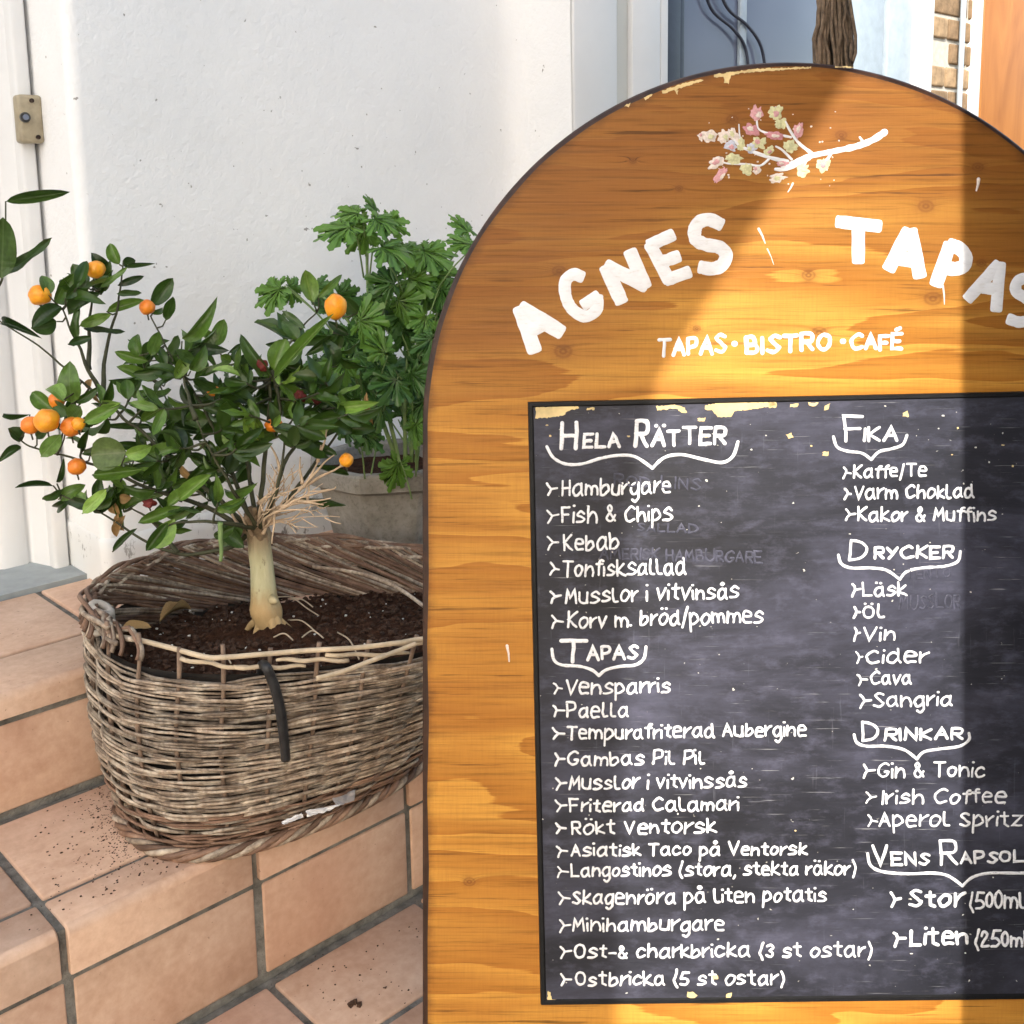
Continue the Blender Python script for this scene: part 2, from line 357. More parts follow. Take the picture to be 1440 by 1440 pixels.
M['glass'] = (lambda t: (t.base(t.ramp(t.noise(t.coord(scale=(1.2, 1, 1.5)), 1.6, 2), [(.3, (.105, .13, .20)), (.7, (.17, .195, .27))])), t.m)[1])(NT('reflecting_glass', .06, .6))
M['cable_grey'] = simple('dark_grey_cable', (.045, .05, .075), .5, .1, 30, .1)
M['brick'] = simple('yellow_brown_brick', (.36, .255, .155), .85, .4, 30, .6, .2, .004)
M['brick_dark'] = simple('brown_brick', (.24, .165, .10), .85, .35, 30, .6, .2, .004)
M['mortar'] = simple('pale_mortar', (.50, .48, .43), .95, .15, 60, .6)
def mk_panel():
    t = NT('orange_varnished_wood', .3, .5); f = t.noise(t.coord(scale=(9, 9, 2.2)), 1.0, 5, .55, .8)
    t.base(t.ramp(f, [(.3, (.26, .09, .015)), (.6, (.38, .15, .032)), (.8, (.50, .23, .06))])); t.bump(f, .15, .002); return t.m
M['panel'] = mk_panel()
M['rope'] = simple('brown_jute', (.15, .105, .07), .9, .5, 140, .7)
M['paving'] = simple('grey_paving', (.15, .145, .135), .9, .2, 6, .4)
M['post'] = simple('dark_brown_timber', (.03, .021, .015), .7, .3, 20, .3)
def mk_sail():
    t = NT('white_canvas', .9, .1); t.base((.78, .78, .76)); tr = t.n('ShaderNodeBsdfTranslucent'); tr.inputs[0].default_value = (.82, .85, .90, 1)
    mx = t.n('ShaderNodeMixShader'); mx.inputs[0].default_value = .78; o = t.t.nodes['Material Output']  # cloth passes light so the added sail also brightens the shaded side
    t.l(t.b.outputs[0], mx.inputs[1]); t.l(tr.outputs[0], mx.inputs[2]); t.l(mx.outputs[0], o.inputs[0]); return t.m
M['sail'] = mk_sail()

# ------------------------------------------------------------ ground, stairs, tiles
Z0, ZL, ZB, ZG = 0.0, .18, -.2125, -.425       # middle tread, landing, lower tread, pavement
YL, Y0, YB = 1.513, 1.225, .92                 # fronts of the three nosings
g = MB(); g.box(-60, 60, -60, 1.21, ZG-.2, ZG); tag(g.build('pavement', M['paving']), 'grey pavement at the foot of the tiled steps', kind='structure')
steps = empty('staircase', (1.5, 1.5, ZG), kind='structure'); steps['label'] = 'terracotta tiled entrance steps with wide grey joints'
def local(o): o.matrix_parent_inverse = Matrix.Translation(-o.parent.location); return o
GR = .0045
g = MB()
g.box(-1.6, 5.2, YL+GR+.004, 2.3, ZG-.1, ZL-GR)
g.box(-1.6, 5.2, Y0+GR+.004, YL+GR+.003, ZG-.1, Z0-GR)
g.box(-1.6, 5.2, YB+GR+.004, Y0+GR+.003, ZG-.1, ZB-GR)
local(g.build('grout_bed', M['grout'], steps))
def flat_tile(x0, x1, y0, y1, z, seed):
    q = random.Random(seed); me = bevelled_box('tile', 0, x1-x0, 0, y1-y0, -.012, 0, .0032)
    o = link('tile', me, M['tile'], steps, (x0+q.uniform(-.0012, .0012), y0+q.uniform(-.0012, .0012), z+q.uniform(-.0008, .0008)))
    o.rotation_euler = (q.uniform(-.003, .003), q.uniform(-.003, .003), q.uniform(-.004, .004)); return local(o)
def riser_tile(x0, x1, y, z0, z1, seed):
    q = random.Random(seed); me = bevelled_box('tile', 0, x1-x0, 0, .012, 0, z1-z0, .003)
    o = link('tile', me, M['tile'], steps, (x0+q.uniform(-.0012, .0012), y+q.uniform(-.001, .001), z0))
    o.rotation_euler = (q.uniform(-.003, .003), q.uniform(-.003, .003), q.uniform(-.004, .004)); return local(o)
def nose_tile(x0, x1, y0, y1, z, h, seed):
    """L-shaped nosing tile with a rounded front edge"""
    q = random.Random(seed); rr = .012; prof = [(0, -h)]
    for k in range(7):
        a = R(180-90*k/6); prof.append((rr+rr*math.cos(a), -rr+rr*math.sin(a)))
    prof += [(y1-y0-.002, 0), (y1-y0, -.002), (y1-y0, -.012), (.014, -.012), (.012, -h)]
    vs = []; n = len(prof); L = x1-x0; xs = [0, .002, L-.002, L]
    for i, x in enumerate(xs):
        for (py, pz) in prof:
            s_ = .0015 if i in (0, 3) else 0
            vs.append((x, py+(s_ if py < .03 else 0), pz-(s_ if pz > -.012 else 0)))
    fs = []
    for i in range(3):
        for k in range(n):
            k2 = (k+1) % n; fs.append((i*n+k, (i+1)*n+k, (i+1)*n+k2, i*n+k2))
    fs.append(tuple(range(n))); fs.append(tuple(reversed(range(3*n, 4*n))))
    me = bpy.data.meshes.new('tile'); me.from_pydata(vs, [], fs); me.update()
    for p_ in me.polygons: p_.use_smooth = len(p_.vertices) == 4
    bm = bmesh.new(); bm.from_mesh(me); bmesh.ops.recalc_face_normals(bm, faces=bm.faces[:]); bm.to_mesh(me); bm.free()
    me.set_sharp_from_angle(angle=R(40))
    o = link('tile', me, M['tile'], steps, (x0, y0+q.uniform(-.001, .001), z+q.uniform(-.0006, .0006)))
    o.rotation_euler = (0, 0, q.uniform(-.003, .003)); return local(o)
PT, J = .2536, .0105
sd = 0
def row(fn, grid, lo, hi, *a):
    global sd
    x = grid + math.floor((lo-grid)/PT)*PT
    while x < hi:
        sd += 1; fn(x+J/2, x+PT-J/2, *a, sd); x += PT
row(nose_tile, .655, -1.35, 5.1, YL, 1.639, ZL, .036)
row(flat_tile, .655, -1.35, 5.1, 1.649, 1.879, ZL)
row(riser_tile, .655, -1.35, 5.1, YL+.006, Z0+.008, ZL-.047)
row(flat_tile, .422, -1.35, 5.1, 1.3045, 1.508, Z0)
row(nose_tile, .422, -1.35, 5.1, Y0, 1.294, Z0, .061)
row(riser_tile, .427, -1.35, 5.1, Y0+.006, ZB+.008, Z0-.072)
row(flat_tile, .683, -1.35, 5.1, 1.060, 1.217, ZB)
row(nose_tile, .683, -1.35, 5.1, YB, 1.049, ZB, .061)
row(riser_tile, .683, -1.35, 5.1, YB+.006, ZG+.008, ZB-.072)

# ------------------------------------------------------------ house wall
wall = empty('house_wall', (1.2, 1.85, ZL), 'white roughcast house wall with a corner pier and flaking base', 'wall')
XC, XR, YW, YD = .745, 1.742, 1.804, 1.642
def grid_face(mb, P, nu, nv, f):
    vs = []; fs = []
    for j in range(nv+1):
        for i in range(nu+1): vs.append(f(i/nu, j/nv))
    for j in range(nv):
        for i in range(nu):
            a = j*(nu+1)+i; fs.append((a, a+1, a+nu+2, a+nu+1))
    mb.add(vs, fs)
# stucco pier: wavy hand-plastered face with a rounded, slightly uneven left corner
mb = MB()
prof = [(XC+.004, 2.02), (XC+.002, YW+.03)]
for k in range(6):
    a = R(180+90*k/5); prof.append((XC+.020+.020*math.cos(a), YW+.020+.020*math.sin(a)))
nx = 26
for k in range(1, nx): prof.append((XC+.03+(XR-.10-XC)*k/nx, YW))
for k in range(6):
    a = R(90-90*k/5); prof.append((XR-.055+.055*math.cos(a)+.0, YW-.055+.055*math.sin(a)))
prof.append((XR, YD))
zs = [ZL+.085+i*.055 for i in range(46)]
vs = [(x+.0025*mnoise.noise(Vector((x*6, y*6, z*4))), y+.004*mnoise.noise(Vector((x*5+9, z*4, 1.3))), z) for z in zs for (x, y) in prof]
n = len(prof); fs = [(j*n+i, j*n+i+1, (j+1)*n+i+1, (j+1)*n+i) for j in range(len(zs)-1) for i in range(n-1)]
mb.add(vs, fs); local(mb.build('stucco_face', M['stucco'], wall, True))
mb = MB(); prof2 = [(x + (-.004 if x < XC+.05 else 0), y - (.005 if y < YW+.05 else 0)) for (x, y) in prof[:-6]] + [(XR-.06, YW-.005), (XR-.006, YD)]
zz = [ZL-.005, ZL+.03, ZL+.06, ZL+.082, ZL+.088]; n = len(prof2)
vs = []
for j, z in enumerate(zz):
    for (x, y) in prof2:
        k = 0 if j < 4 else .004
        vs.append((x+k+.002*mnoise.noise(Vector((x*20, y*20, z*20))), y+k+.003*mnoise.noise(Vector((x*14, 3, z*14))), z+(.012*mnoise.noise(Vector((x*7, y*7, 0))) if j > 2 else 0)))
fs = [(j*n+i, j*n+i+1, (j+1)*n+i+1, (j+1)*n+i) for j in range(len(zz)-1) for i in range(n-1)]
mb.add(vs, fs); local(mb.build('plinth', M['smooth_paint'], wall, True))
mb = MB(); mb.box(XC+.06, XR+.02, YW+.02, 2.4, ZL, 2.72); local(mb.build('wall_core', M['smooth_paint'], wall))
mb = MB(); mb.box(XR-.001, 6.5, YD+.06, 2.6, 1.9, 2.72); mb.box(-1.6, XC+.05, 2.09, 2.4, ZL, 2.72); local(mb.build('rear_wall', M['smooth_paint'], wall))
mb = MB(); mb.box(-1.6, 6.5, 2.42, 3.0, ZG, 2.72); local(mb.build('inner_wall', M['smooth_paint'], wall))
mb = MB(); mb.box(-.8, XC-.001, 1.889, 2.05, ZL-.01, ZL+.006); o = mb.build('painted_sill', M['sill_grey'], wall); local(o)

# left door frame in the recess
df = empty('door_frame', (.6, 2.03, ZL), 'white painted door frame left of the stucco corner', 'door frame')
local(link('casing', bevelled_box('casing', .715, .742, 1.955, 2.04, ZL-.0, 2.6, .006), M['trim_paint'], df))
mb = MB()
pr = [(.640, 2.060), (.640, 2.030), (.650, 2.022), (.690, 2.022), (.697, 2.030), (.703, 2.014), (.712, 1.985), (.722, 1.966), (.735, 1.962)]
zs = [ZL+.006, ZL+.3, ZL+.8, 2.6]; n = len(pr)
mb.add([(x, y, z) for z in zs for (x, y) in pr], [(j*n+i, j*n+i+1, (j+1)*n+i+1, (j+1)*n+i) for j in range(3) for i in range(n-1)])
local(mb.build('moulding', M['trim_paint'], df, True))
local(link('door_leaf', bevelled_box('door_leaf', -.3, .628, 2.04, 2.085, ZL+.008, 2.5, .004), M['trim_paint'], df))
mb = MB()
mb.tube([(.6345+.0006*math.sin(i*1.3), 2.036, ZL+.01+i*.03) for i in range(22)], .0011, 5); local(mb.build('joint_seal', M['dark_metal'], df))

# latch plate on the frame
lp = hit_y(43, 168, 1.946)
latch = empty('latch_plate', lp, 'beige metal latch box screwed to the white door frame', 'latch')
ly = Vector((0, -1, 0))
link('cover', bevelled_box('cover', -.024, .016, -.016, .012, -.040, .040, .006, 3), M['latch'], latch)
mb = MB(); mb.tube([(-.016, -.017, .002), (-.016, -.0215, .002)], .0085, 20); link('keyhole_ring', mb.mesh('keyhole_ring'), M['dark_metal'], latch)
mb = MB(); mb.tube([(-.016, -.0216, .002), (-.016, -.0235, .002)], .0048, 16); link('lock_core', mb.mesh('lock_core'), M['cable_blue'], latch)
for sx, sz in ((-.002, .030), (.004, -.030)):
    mb = MB(); mb.tube([(sx, -.0155, sz), (sx, -.0185, sz)], .0038, 12); link('screw', mb.mesh('screw'), M['rim'], latch)
link('back_plate', bevelled_box('back_plate', .0165, .0215, -.012, .016, -.044, .046, .002), M['dark_metal'], latch)

# ------------------------------------------------------------ glazed door front to the right
shop = empty('glazed_shopfront', (2.6, YD+.05, ZL), 'white framed glass door behind the top of the menu board', 'door')
def fac(px): return hit_y(px, 60, YD).x
def plank(name, x0, x1, y0, y1, mat, z0=ZL, z1=1.9, b=.003): return local(link(name, bevelled_box(name, x0, x1, y0, y1, z0, z1, b), M[mat], shop))
plank('casing', fac(805)+.001, fac(868), YD-.002, YD+.07, 'trim_paint', b=.006)
plank('casing', fac(868)+.002, fac(891), YD+.016, YD+.07, 'grey_paint')
plank('casing', fac(891)+.001, fac(931), YD+.004, YD+.07, 'trim_paint')
plank('casing', fac(933), fac(943), YD+.007, YD+.07, 'trim_paint', b=.002)
plank('frame', fac(943)+.001, fac(966), YD+.018, YD+.08, 'frame_blue')
plank('frame', fac(966)+.001, fac(975), YD+.026, YD+.08, 'frame_blue', b=.002)
plank('glass_pane', fac(975)+.001, fac(1200), YD+.045, YD+.055, 'glass', b=.001)
plank('frame', fac(1200)+.001, fac(1249), YD+.015, YD+.08, 'light_blue')
plank('casing', fac(1252), fac(1286), YD+.008, YD+.08, 'light_blue')
plank('casing', fac(1286)+.001, fac(1311), YD-.004, YD+.08, 'trim_paint')
plank('glazing_bar', fac(1057), fac(1066), YD+.034, YD+.044, 'light_blue', b=.002)
def fpt(x, y, Y): return hit_y(x, y, Y)
for pts in (((985, -40), (1000, 12), (1030, 40), (1046, 62), (1052, 90), (1054, 130)), ((1003, -40), (1022, 10), (1050, 35), (1068, 60), (1075, 88), (1078, 130))):
    mb = MB(); mb.tube(catmull([fpt(x, y, YD+.028) for x, y in pts], 6), .0042, 6); local(mb.build('cable', M['cable_grey'], shop, True))
# brick pier
bw = empty('brick_pier', (fac(1345), YD+.2, ZL), 'narrow sunlit pier of yellow brown brick behind the board', 'brick pier')
bx0, bx1 = fac(1311), fac(1378)
mb = MB(); mb.box(bx0+.002, bx1+.1, YD+.019, YD+.25, ZL, 1.9); local(mb.build('mortar', M['mortar'], bw))
bm_ = [bevelled_box('brick', 0, .115, 0, .05, 0, .062, .006), bevelled_box('brick', 0, .235, 0, .05, 0, .062, .006)]
bm_[0].materials.append(M['brick']); bm_[1].materials.append(M['brick_dark'])
bm2 = [m_.copy() for m_ in bm_]; bm2[0].materials[0] = M['brick_dark']; bm2[1].materials[0] = M['brick']
k = 0; z = .55
while z < 1.6:
    x = bx0+.004-(k % 2)*.10
    i = k
    while x < bx1+.05:
        long_ = (i % 3 == 0); me = (bm_ if rnd.random() < .6 else bm2)[1 if long_ else 0]; L = .235 if long_ else .115
        if x > bx0-.02: 
            o = link('brick', me, None, bw, (x, YD+.010+rnd.uniform(-.003, .003), z)); local(o); o.rotation_euler = (0, 0, rnd.uniform(-.01, .01))
        x += L+.012; i += 1
    z += .074; k += 1
# pipe and edging
o = MB(); xp = fac(1350); o.tube([(xp, YD-.006, ZL), (xp, YD-.006, 1.9)], .009, 14); pipe = o.build('drain_pipe', M['light_blue'], None, True); tag(pipe, 'slim pale blue pipe running down the brick pier', 'pipe')
pf = empty('orange_door', (4.2, YD+.02, ZL), 'orange varnished wooden door in white edging at the far right', 'door')
local(link('edging', bevelled_box('edging', fac(1369), fac(1381), YD-.001, YD+.06, ZL, 1.9, .004), M['trim_paint'], pf))
local(link('door_panel', bevelled_box('door_panel', fac(1381)+.001, 5.0, YD-.004, YD+.05, ZL, 1.9, .004), M['panel'], pf))

# ------------------------------------------------------------ menu sign
SD = 1.12; SC = SD/FPX
def spx(px, py): return ((px-CX)*SC, -(py-CY)*SC)
c0 = CAM + W*SD
by = (ZG+.002 - c0.z - RT.z*((1108-CX)*SC))/UP.z        # local height where the board meets the pavement
ox, oy = (1108-CX)*SC, by
def L(px, py, z=0): x, y = spx(px, py); return Vector((x-ox, y-oy, z))
Y_ARCH = L(0, 600).y
KNOTS = [(*L(a, b)[:2], r_*SC) for (a, b, r_) in ((792, 494, 9), (786, 381, 7), (1310, 133, 9), (1302, 290, 8), (1137, 387, 7), (1312, 420, 9), (1152, 468, 8), (1183, 190, 6), (1030, 168, 6), (890, 226, 4), (955, 265, 4), (1375, 235, 6), (1380, 370, 5), (660, 1240, 6), (980, 462, 4))]
M['wood'] = mk_wood(); M['chalk'] = mk_chalk()
sign = empty('menu_sign', (0, 0, 0), 'arched plywood menu board with a chalkboard panel and hand painted white lettering', 'menu board')
bo = c0 + RT*ox + UP*oy
sign.matrix_world = Matrix(((RT.x, UP.x, -W.x, bo.x), (RT.y, UP.y, -W.y, bo.y), (RT.z, UP.z, -W.z, bo.z), (0, 0, 0, 1)))
def outline(inset):
    r_ = (514-inset)*SC; cy_ = L(0, 600).y; pts = [(-r_, 0.0)]
    for k in range(13): pts.append((-r_, cy_*(k+1)/14))
    for k in range(97):
        a = math.pi - math.pi*k/96; pts.append((r_*math.cos(a), cy_+r_*math.sin(a)))
    for k in range(13): pts.append((r_, cy_*(13-k)/14))
    pts.append((r_, 0.0)); return pts
TH = .018
def wob(p, amp, s): return (p[0]+amp*mnoise.noise(Vector((p[0]*14, p[1]*14, s))), p[1]+amp*mnoise.noise(Vector((p[0]*14, p[1]*14, s+7))))
o_out = outline(0); o_in = [wob(p, .0022, 3) for p in outline(8)]
n = len(o_out)
mb = MB(); mb.add([(x, y, 0) for x, y in o_in], [tuple(reversed(range(n)))]); mb.build('front_panel', M['wood'], sign)
mb = MB()
rings = [[(x, y, 0) for x, y in o_in], [((a[0]*.45+b[0]*.55), (a[1]*.45+b[1]*.55), -.0012) for a, b in zip(o_in, o_out)], [(x, y, -.0045) for x, y in o_out], [(x, y, -TH+.002) for x, y in o_out], [(x*.997, y*.998, -TH) for x, y in o_out]]
vs = [p for rg in rings for p in rg]; fs = []
for j in range(4):
    for i in range(n):
        i2 = (i+1) % n; fs.append((j*n+i, j*n+i2, (j+1)*n+i2, (j+1)*n+i))
mb.add(vs, fs); mb.build('edge_band', M['rim'], sign, True)
mb = MB(); mb.add([(x*.997, y*.998, -TH) for x, y in o_out], [tuple(range(n))]); mb.build('back_panel', M['wood'], sign)
mb = MB(); 
mb = MB(); mb.box(-.30, -.26, .02, .95, -TH-.026, -TH-.001); mb.box(.26, .30, .02, .95, -TH-.026, -TH-.001); mb.box(-.259, .259, .80, .84, -TH-.026, -TH-.001); mb.build('rear_batten', M['post'], sign)
# chalkboard panel
c4 = [(742, 565), (1497, 549), (1500, 1402), (760, 1411)]
def ins(k):
    s = [(1, 1), (-1, 1), (-1, -1), (1, -1)]; return [(x+a*k, y+b*k) for (x, y), (a, b) in zip(c4, s)]
mb = MB(); A = [L(*p, .0003) for p in c4]; B = [L(*p, .0042) for p in ins(1.0)]; Cc = [L(*p, .0042) for p in ins(6)]; D = [L(*p, .0028) for p in ins(8)]
vs = A+B+Cc+D; fs = []
for j in range(3):
    for i in range(4): i2 = (i+1) % 4; fs.append((j*4+i, (j+1)*4+i, (j+1)*4+i2, j*4+i2))
mb.add(vs, fs); mb.build('chalkboard_border', simple('black_border_paint', (.008, .008, .009), .55, .3, 60, .3, .2), sign)
mb = MB(); mb.add(D, [(0, 1, 2, 3)][:1]); me = mb.mesh('chalkboard')
me.flip_normals(); o = link('chalkboard', me, M['chalk'], sign)
for nm in ('front_panel', 'chalkboard_border'):
    ob = [q for q in sign.children if q.name.startswith(nm)][0]
    bm = bmesh.new(); bm.from_mesh(ob.data)
    bm.normal_update()
    if sum(f.normal.z*f.calc_area() for f in bm.faces) < 0: bmesh.ops.reverse_faces(bm, faces=bm.faces[:])
    bm.to_mesh(ob.data); bm.free()
ob = o; ob.data.update()
if ob.data.polygons[0].normal.z < 0: ob.data.flip_normals()
ZC = .0028

# ribbons: brush strokes with a slightly domed body
class Ink:
    def __init__(s): s.mb = MB(); s.k = 0
    def stroke(s, pts, w, z, taper=0, seed=0):
        """pts in photo pixels, w width in pixels"""
        s.k += 1; q = random.Random(seed+s.k*13)
        P = [Vector((p[0], p[1])) for p in pts]
        if len(P) == 1 or (P[0]-P[-1]).length < .3 and len(P) < 4:
            P = [P[0]+Vector((-.4, 0)), P[0]+Vector((.4, 0))]
        # drop duplicates
        Q = [P[0]]
        for p in P[1:]:
            if (p-Q[-1]).length > .25: Q.append(p)
        if len(Q) < 2: return
        P = Q; m = len(P); hw = w/2; H = .00022+.00004*w*.25+.00006*(s.k % 5); rows = []
        def off(p, d, h): return L(p.x+d.x, p.y+d.y, z+h)
        nr = []
        for i in range(m):
            a = (P[i]-P[max(i-1, 0)]); b = (P[min(i+1, m-1)]-P[i])
            if a.length > 0: a.normalize()
            if b.length > 0: b.normalize()
            t = (a+b); t = t.normalized() if t.length > .2 else (b if b.length > 0 else a)
            nn = Vector((-t.y, t.x)); cs = max(.55, nn.dot(Vector((-b.y, b.x))) if b.length > 0 and i < m-1 else 1)
            nr.append((t, nn/cs if 0 < i < m-1 else nn))
        t0 = nr[0][0]; 
        ex, pw = (.62, 4) if w > 12 else (1, 2)
        for c in (-.98, -.8, -.45):
            ww = hw*(1-abs(c)**pw)**(1/pw); rows.append((P[0]+t0*c*hw*ex, nr[0][1]*ww, H*math.sqrt(1-c*c)))
        for i in range(m):
            wv = 1+(.10 if w > 12 else .26)*mnoise.noise(Vector((P[i].x*.17, P[i].y*.17, s.k)))+.06*mnoise.noise(Vector((P[i].x*.9, P[i].y*.9, s.k)))
            tp = 1-taper*i/(m-1); rows.append((P[i], nr[i][1]*hw*wv*tp, H))
        t1 = nr[-1][0]; tp = 1-taper
        for c in (.45, .8, .98):
            ww = hw*(1-abs(c)**pw)**(1/pw)*tp; rows.append((P[-1]+t1*c*hw*tp*ex, nr[-1][1]*ww, H*math.sqrt(1-c*c)))
        vs = []; cs_ = ((-1, -.00008), (-.8, .6), (0, 1), (.8, .6), (1, -.00008))
        for (p, d, h) in rows:
            for (c, hh) in cs_: vs.append(off(p, d*c, hh if hh < 0 else hh*h))
        fs = [(i*5+j, i*5+j+1, (i+1)*5+j+1, (i+1)*5+j) for i in range(len(rows)-1) for j in range(4)]
        s.mb.add(vs, fs)
    def build(s, name, mat, **kw):
        if not s.mb.v: return
        me = s.mb.mesh(name, True); bm = bmesh.new(); bm.from_mesh(me); bm.normal_update()
        bad = [f for f in bm.faces if f.normal.z < 0]
        if bad: bmesh.ops.reverse_faces(bm, faces=bad)
        bm.to_mesh(me); bm.free(); o = link(name, me, mat, sign)
        for k_, v_ in kw.items(): o[k_] = v_
        return o

GL = {}
def G(ch, s): GL[ch] = s
for ln in """a 58 39 18 06 14 34 56|/59 55 64
b /0c 04|06 28 48 56 45 24 04
c 58 39 18 06 14 34 55
d 58 39 18 06 14 34 56|/5c 55 64
e 07 57 49 19 06 14 34 54
f 4c 3c 2a 24|/09 49
g 58 39 18 06 14 34 56|59 54 52 30 11
h /0c 04|06 28 48 56 54
i /08 04|0c 0c
j 39 34 32 10|/3c 3c
k /0c 04|/49 06 54
l 0c 06 14 34
m /09 04|06 18 38 46 44|46 58 78 86 84
n /09 04|06 28 48 56 54
o 39 18 06 14 34 56 58 39
p /09 00|07 29 48 56 45 24 04
r /09 04|06 28 49
s 58 39 18 17 46 55 34 04
t /2c 25 44|/09 49
u 09 05 24 44 56|/59 54
v /09 24 59
x /09 54|/59 04
y /09 34|/59 10
z /09 59 04 54
A /04 3c 64|/17 57
B /04 0c|0c 3c 4a 38 08|08 48 56 44 04
C 6b 4c 1a 08 15 34 65
D /04 0c|0c 4b 68 45 04
E /5c 0c 04 54|/08 48
F /5c 0c 04|/08 48
G 6b 4c 1a 07 15 34 55 67|/47 67
H /0c 04|/5c 54|/08 58
I /0c 04
J /1c 5c|/4c 46|46 34 05
K /0c 04|/5c 08 54
L /0c 04 54
M /04 1c 37 6c 74
N /04 0c 54 5c
O 3c 1b 08 15 34 55 68 5b 3c
P /04 0c|0c 4c 5a 48 07
R /04 0c|0c 4c 5a 48 08|/28 54
S 5b 3c 1b 1a 47 56 34 05
T /0c 6c|/3c 34
U 0c 06 24 44 66 6c
V /0c 34 6c
Y /0c 38|/6c 14
0 2c 0a 06 24 46 4a 2c
2 0a 1c 3c 4a 04 54
3 0b 2c 4a 28 46 34 05
5 /5c 1c 08|08 38 56 34 04
( 2d 19 06 22
) 0d 29 26 12
/ /3d 02
- /07 47
. 04 04
, /14 02
· 08 08
& 54 1a 2c 3a 06 14 34 57""".split('\n'): G(ln[0], ln[2:])
G('ä', GL['a']+'|1d 1d|4d 4d'); G('ö', GL['o']+'|1d 1d|4d 4d'); G('å', GL['a']+'|3c 2d 3e 4d 3c')
G('Ä', GL['A']+'|1e 1e|5e 5e'); G('Ö', GL['O']+'|1e 1e|5e 5e'); G('É', GL['E']+'|/2e 4f')
def layout(text, small=None):
    """glyph strokes in font units; baseline y=4, cap top y=12"""
    x = 0; out = []
    for i, ch in enumerate(text):
        if ch == ' ': x += 4.2; continue
        k = 1.0
        if small and i not in small: k = .68
        g_ = GL[ch]; mx = 0; jy = rnd.uniform(-.42, .42); js = k*rnd.uniform(.90, 1.08); sh = rnd.uniform(-.06, .09)
        for st in g_.split('|'):
            sharp = st.startswith('/'); st = st.lstrip('/')
            pts = []
            for tk in st.split():
                px_, py_ = int(tk[0], 16), int(tk[1], 16); mx = max(mx, px_)
                yy = py_-4
                if ch.islower(): yy = yy*1.17 if 0 <= yy <= 5 else (5.85+(yy-5)*.72 if yy > 5 else yy)
                pts.append((px_*js, yy*js))
            if len(set(pts)) == 1: pts = [pts[0]]
            elif not sharp: pts = [(p.x, p.y) for p in catmull([(a, b, 0) for a, b in pts], 5)]
            else:
                dn = []
                for a, b in zip(pts, pts[1:]):
                    for t_ in (0, .34, .67): dn.append((a[0]+(b[0]-a[0])*t_, a[1]+(b[1]-a[1])*t_))
                pts = dn+[pts[-1]]
            jx = [rnd.uniform(-.1, .1) for _ in range(2)]
            out.append([(x+p[0]+sh*p[1]+.34*mnoise.noise(Vector((p[0]*.4, p[1]*.5, x*.37+i))), p[1]+jy+.34*mnoise.noise(Vector((p[0]*.4+8, p[1]*.5, x*.37+i)))) for p in pts])
        x += mx*js + (2.2 if ch not in 'frk' else 1.6)
    return out, x-2.2
def write(text, x0, x1, y0, y1, cap, w=4.3, z=ZC, mat='chalk_white', small=None, name='lettering'):
    st, wd = layout(text, small); ink = Ink(); u_ = cap/8
    sx = (x1-x0-w)/max(wd, .5)
    for s_ in st:
        pts = []
        for (a, b) in s_:
            X = x0+w/2+a*sx; base = y0+(y1-y0)*(X-x0)/(x1-x0); pts.append((X, base-w/2-b*u_*(cap-w)/cap))
        ink.stroke(pts, w*rnd.uniform(.92, 1.06), z, seed=hash(text) % 97 if False else len(text))
    o = ink.build(name, M[mat]); return o
def line(text, bx, x0, x1, y0, y1, cap, w=3.4):
    write(text, x0, x1, y0, y1, cap, w)
    ink = Ink(); h = cap*.92
    bw_ = min(x0-bx-1.5, 17)
    q = rnd.uniform
    k = q(.32, .5); my = y0-h*q(.46, .54); w2 = w*q(.8, 1.1); x1 = bx+q(0, 2); x2 = bx+q(.5, 3)
    ink.stroke([(x1, my-h*q(.30, .42)), (x1+q(2, 3.5), my-h*q(.16, .28)), (bx+bw_*k, my)], w2, ZC)
    ink.stroke([(bx+bw_*k, my), (x2+q(1.5, 3), my+h*q(.14, .24)), (x2, my+h*q(.36, .50))], w2, ZC)
    ink.stroke([(bx+bw_*k, my), (bx+bw_-q(0, 3), my-q(-1.5, 2))], w2*.95, ZC)
    ink.build('bullet_mark', M['chalk_white'])
def brace(pts, w=4.6):
    ink = Ink(); i = max(range(len(pts)), key=lambda k: pts[k][1] if 0 < k < len(pts)-1 else 0)
    a = catmull([(x, y, 0) for x, y in pts[:i+1]], 8); b = catmull([(x, y, 0) for x, y in pts[i:]], 8)
    ink.stroke([(p.x, p.y) for p in a], w, ZC); ink.stroke([(p.x, p.y) for p in b], w, ZC); ink.build('brace_flourish', M['chalk_white'])

# left column
write('H', 786, 813, 633, 633, 45, 6.4); write('ELA', 818, 873, 631, 630, 25, 5); write('R', 890, 912, 628, 628, 41, 6); write('ÄTTER', 914, 1021, 628, 626, 26, 5)
brace([(769, 628), (778, 643), (795, 652), (818, 652), (845, 644), (870, 640), (893, 642), (917, 658), (934, 643), (958, 639), (990, 646), (1015, 650), (1030, 641), (1037, 621)])
for tx in (("Hamburgare", 769, 789, 943, 698, 694, 24), ("Fish & Chips", 769, 789, 946, 736, 732, 25), ("Kebab", 770, 792, 871, 774, 773, 25),
           ("Tonfisksallad", 773, 790, 965, 811, 808, 24), ("Musslor i vitvinsås", 774, 794, 1039, 849, 841, 23), ("Korv m. bröd/pommes", 776, 797, 1073, 883, 875, 23)): line(*tx)
write('T', 785, 826, 931, 931, 36, 6); write('APAS', 824, 897, 929, 927, 22, 4.6)
brace([(776, 912), (779, 927), (790, 934), (815, 936), (832, 941), (842, 949), (852, 941), (872, 936), (893, 934), (905, 925), (908, 909)])
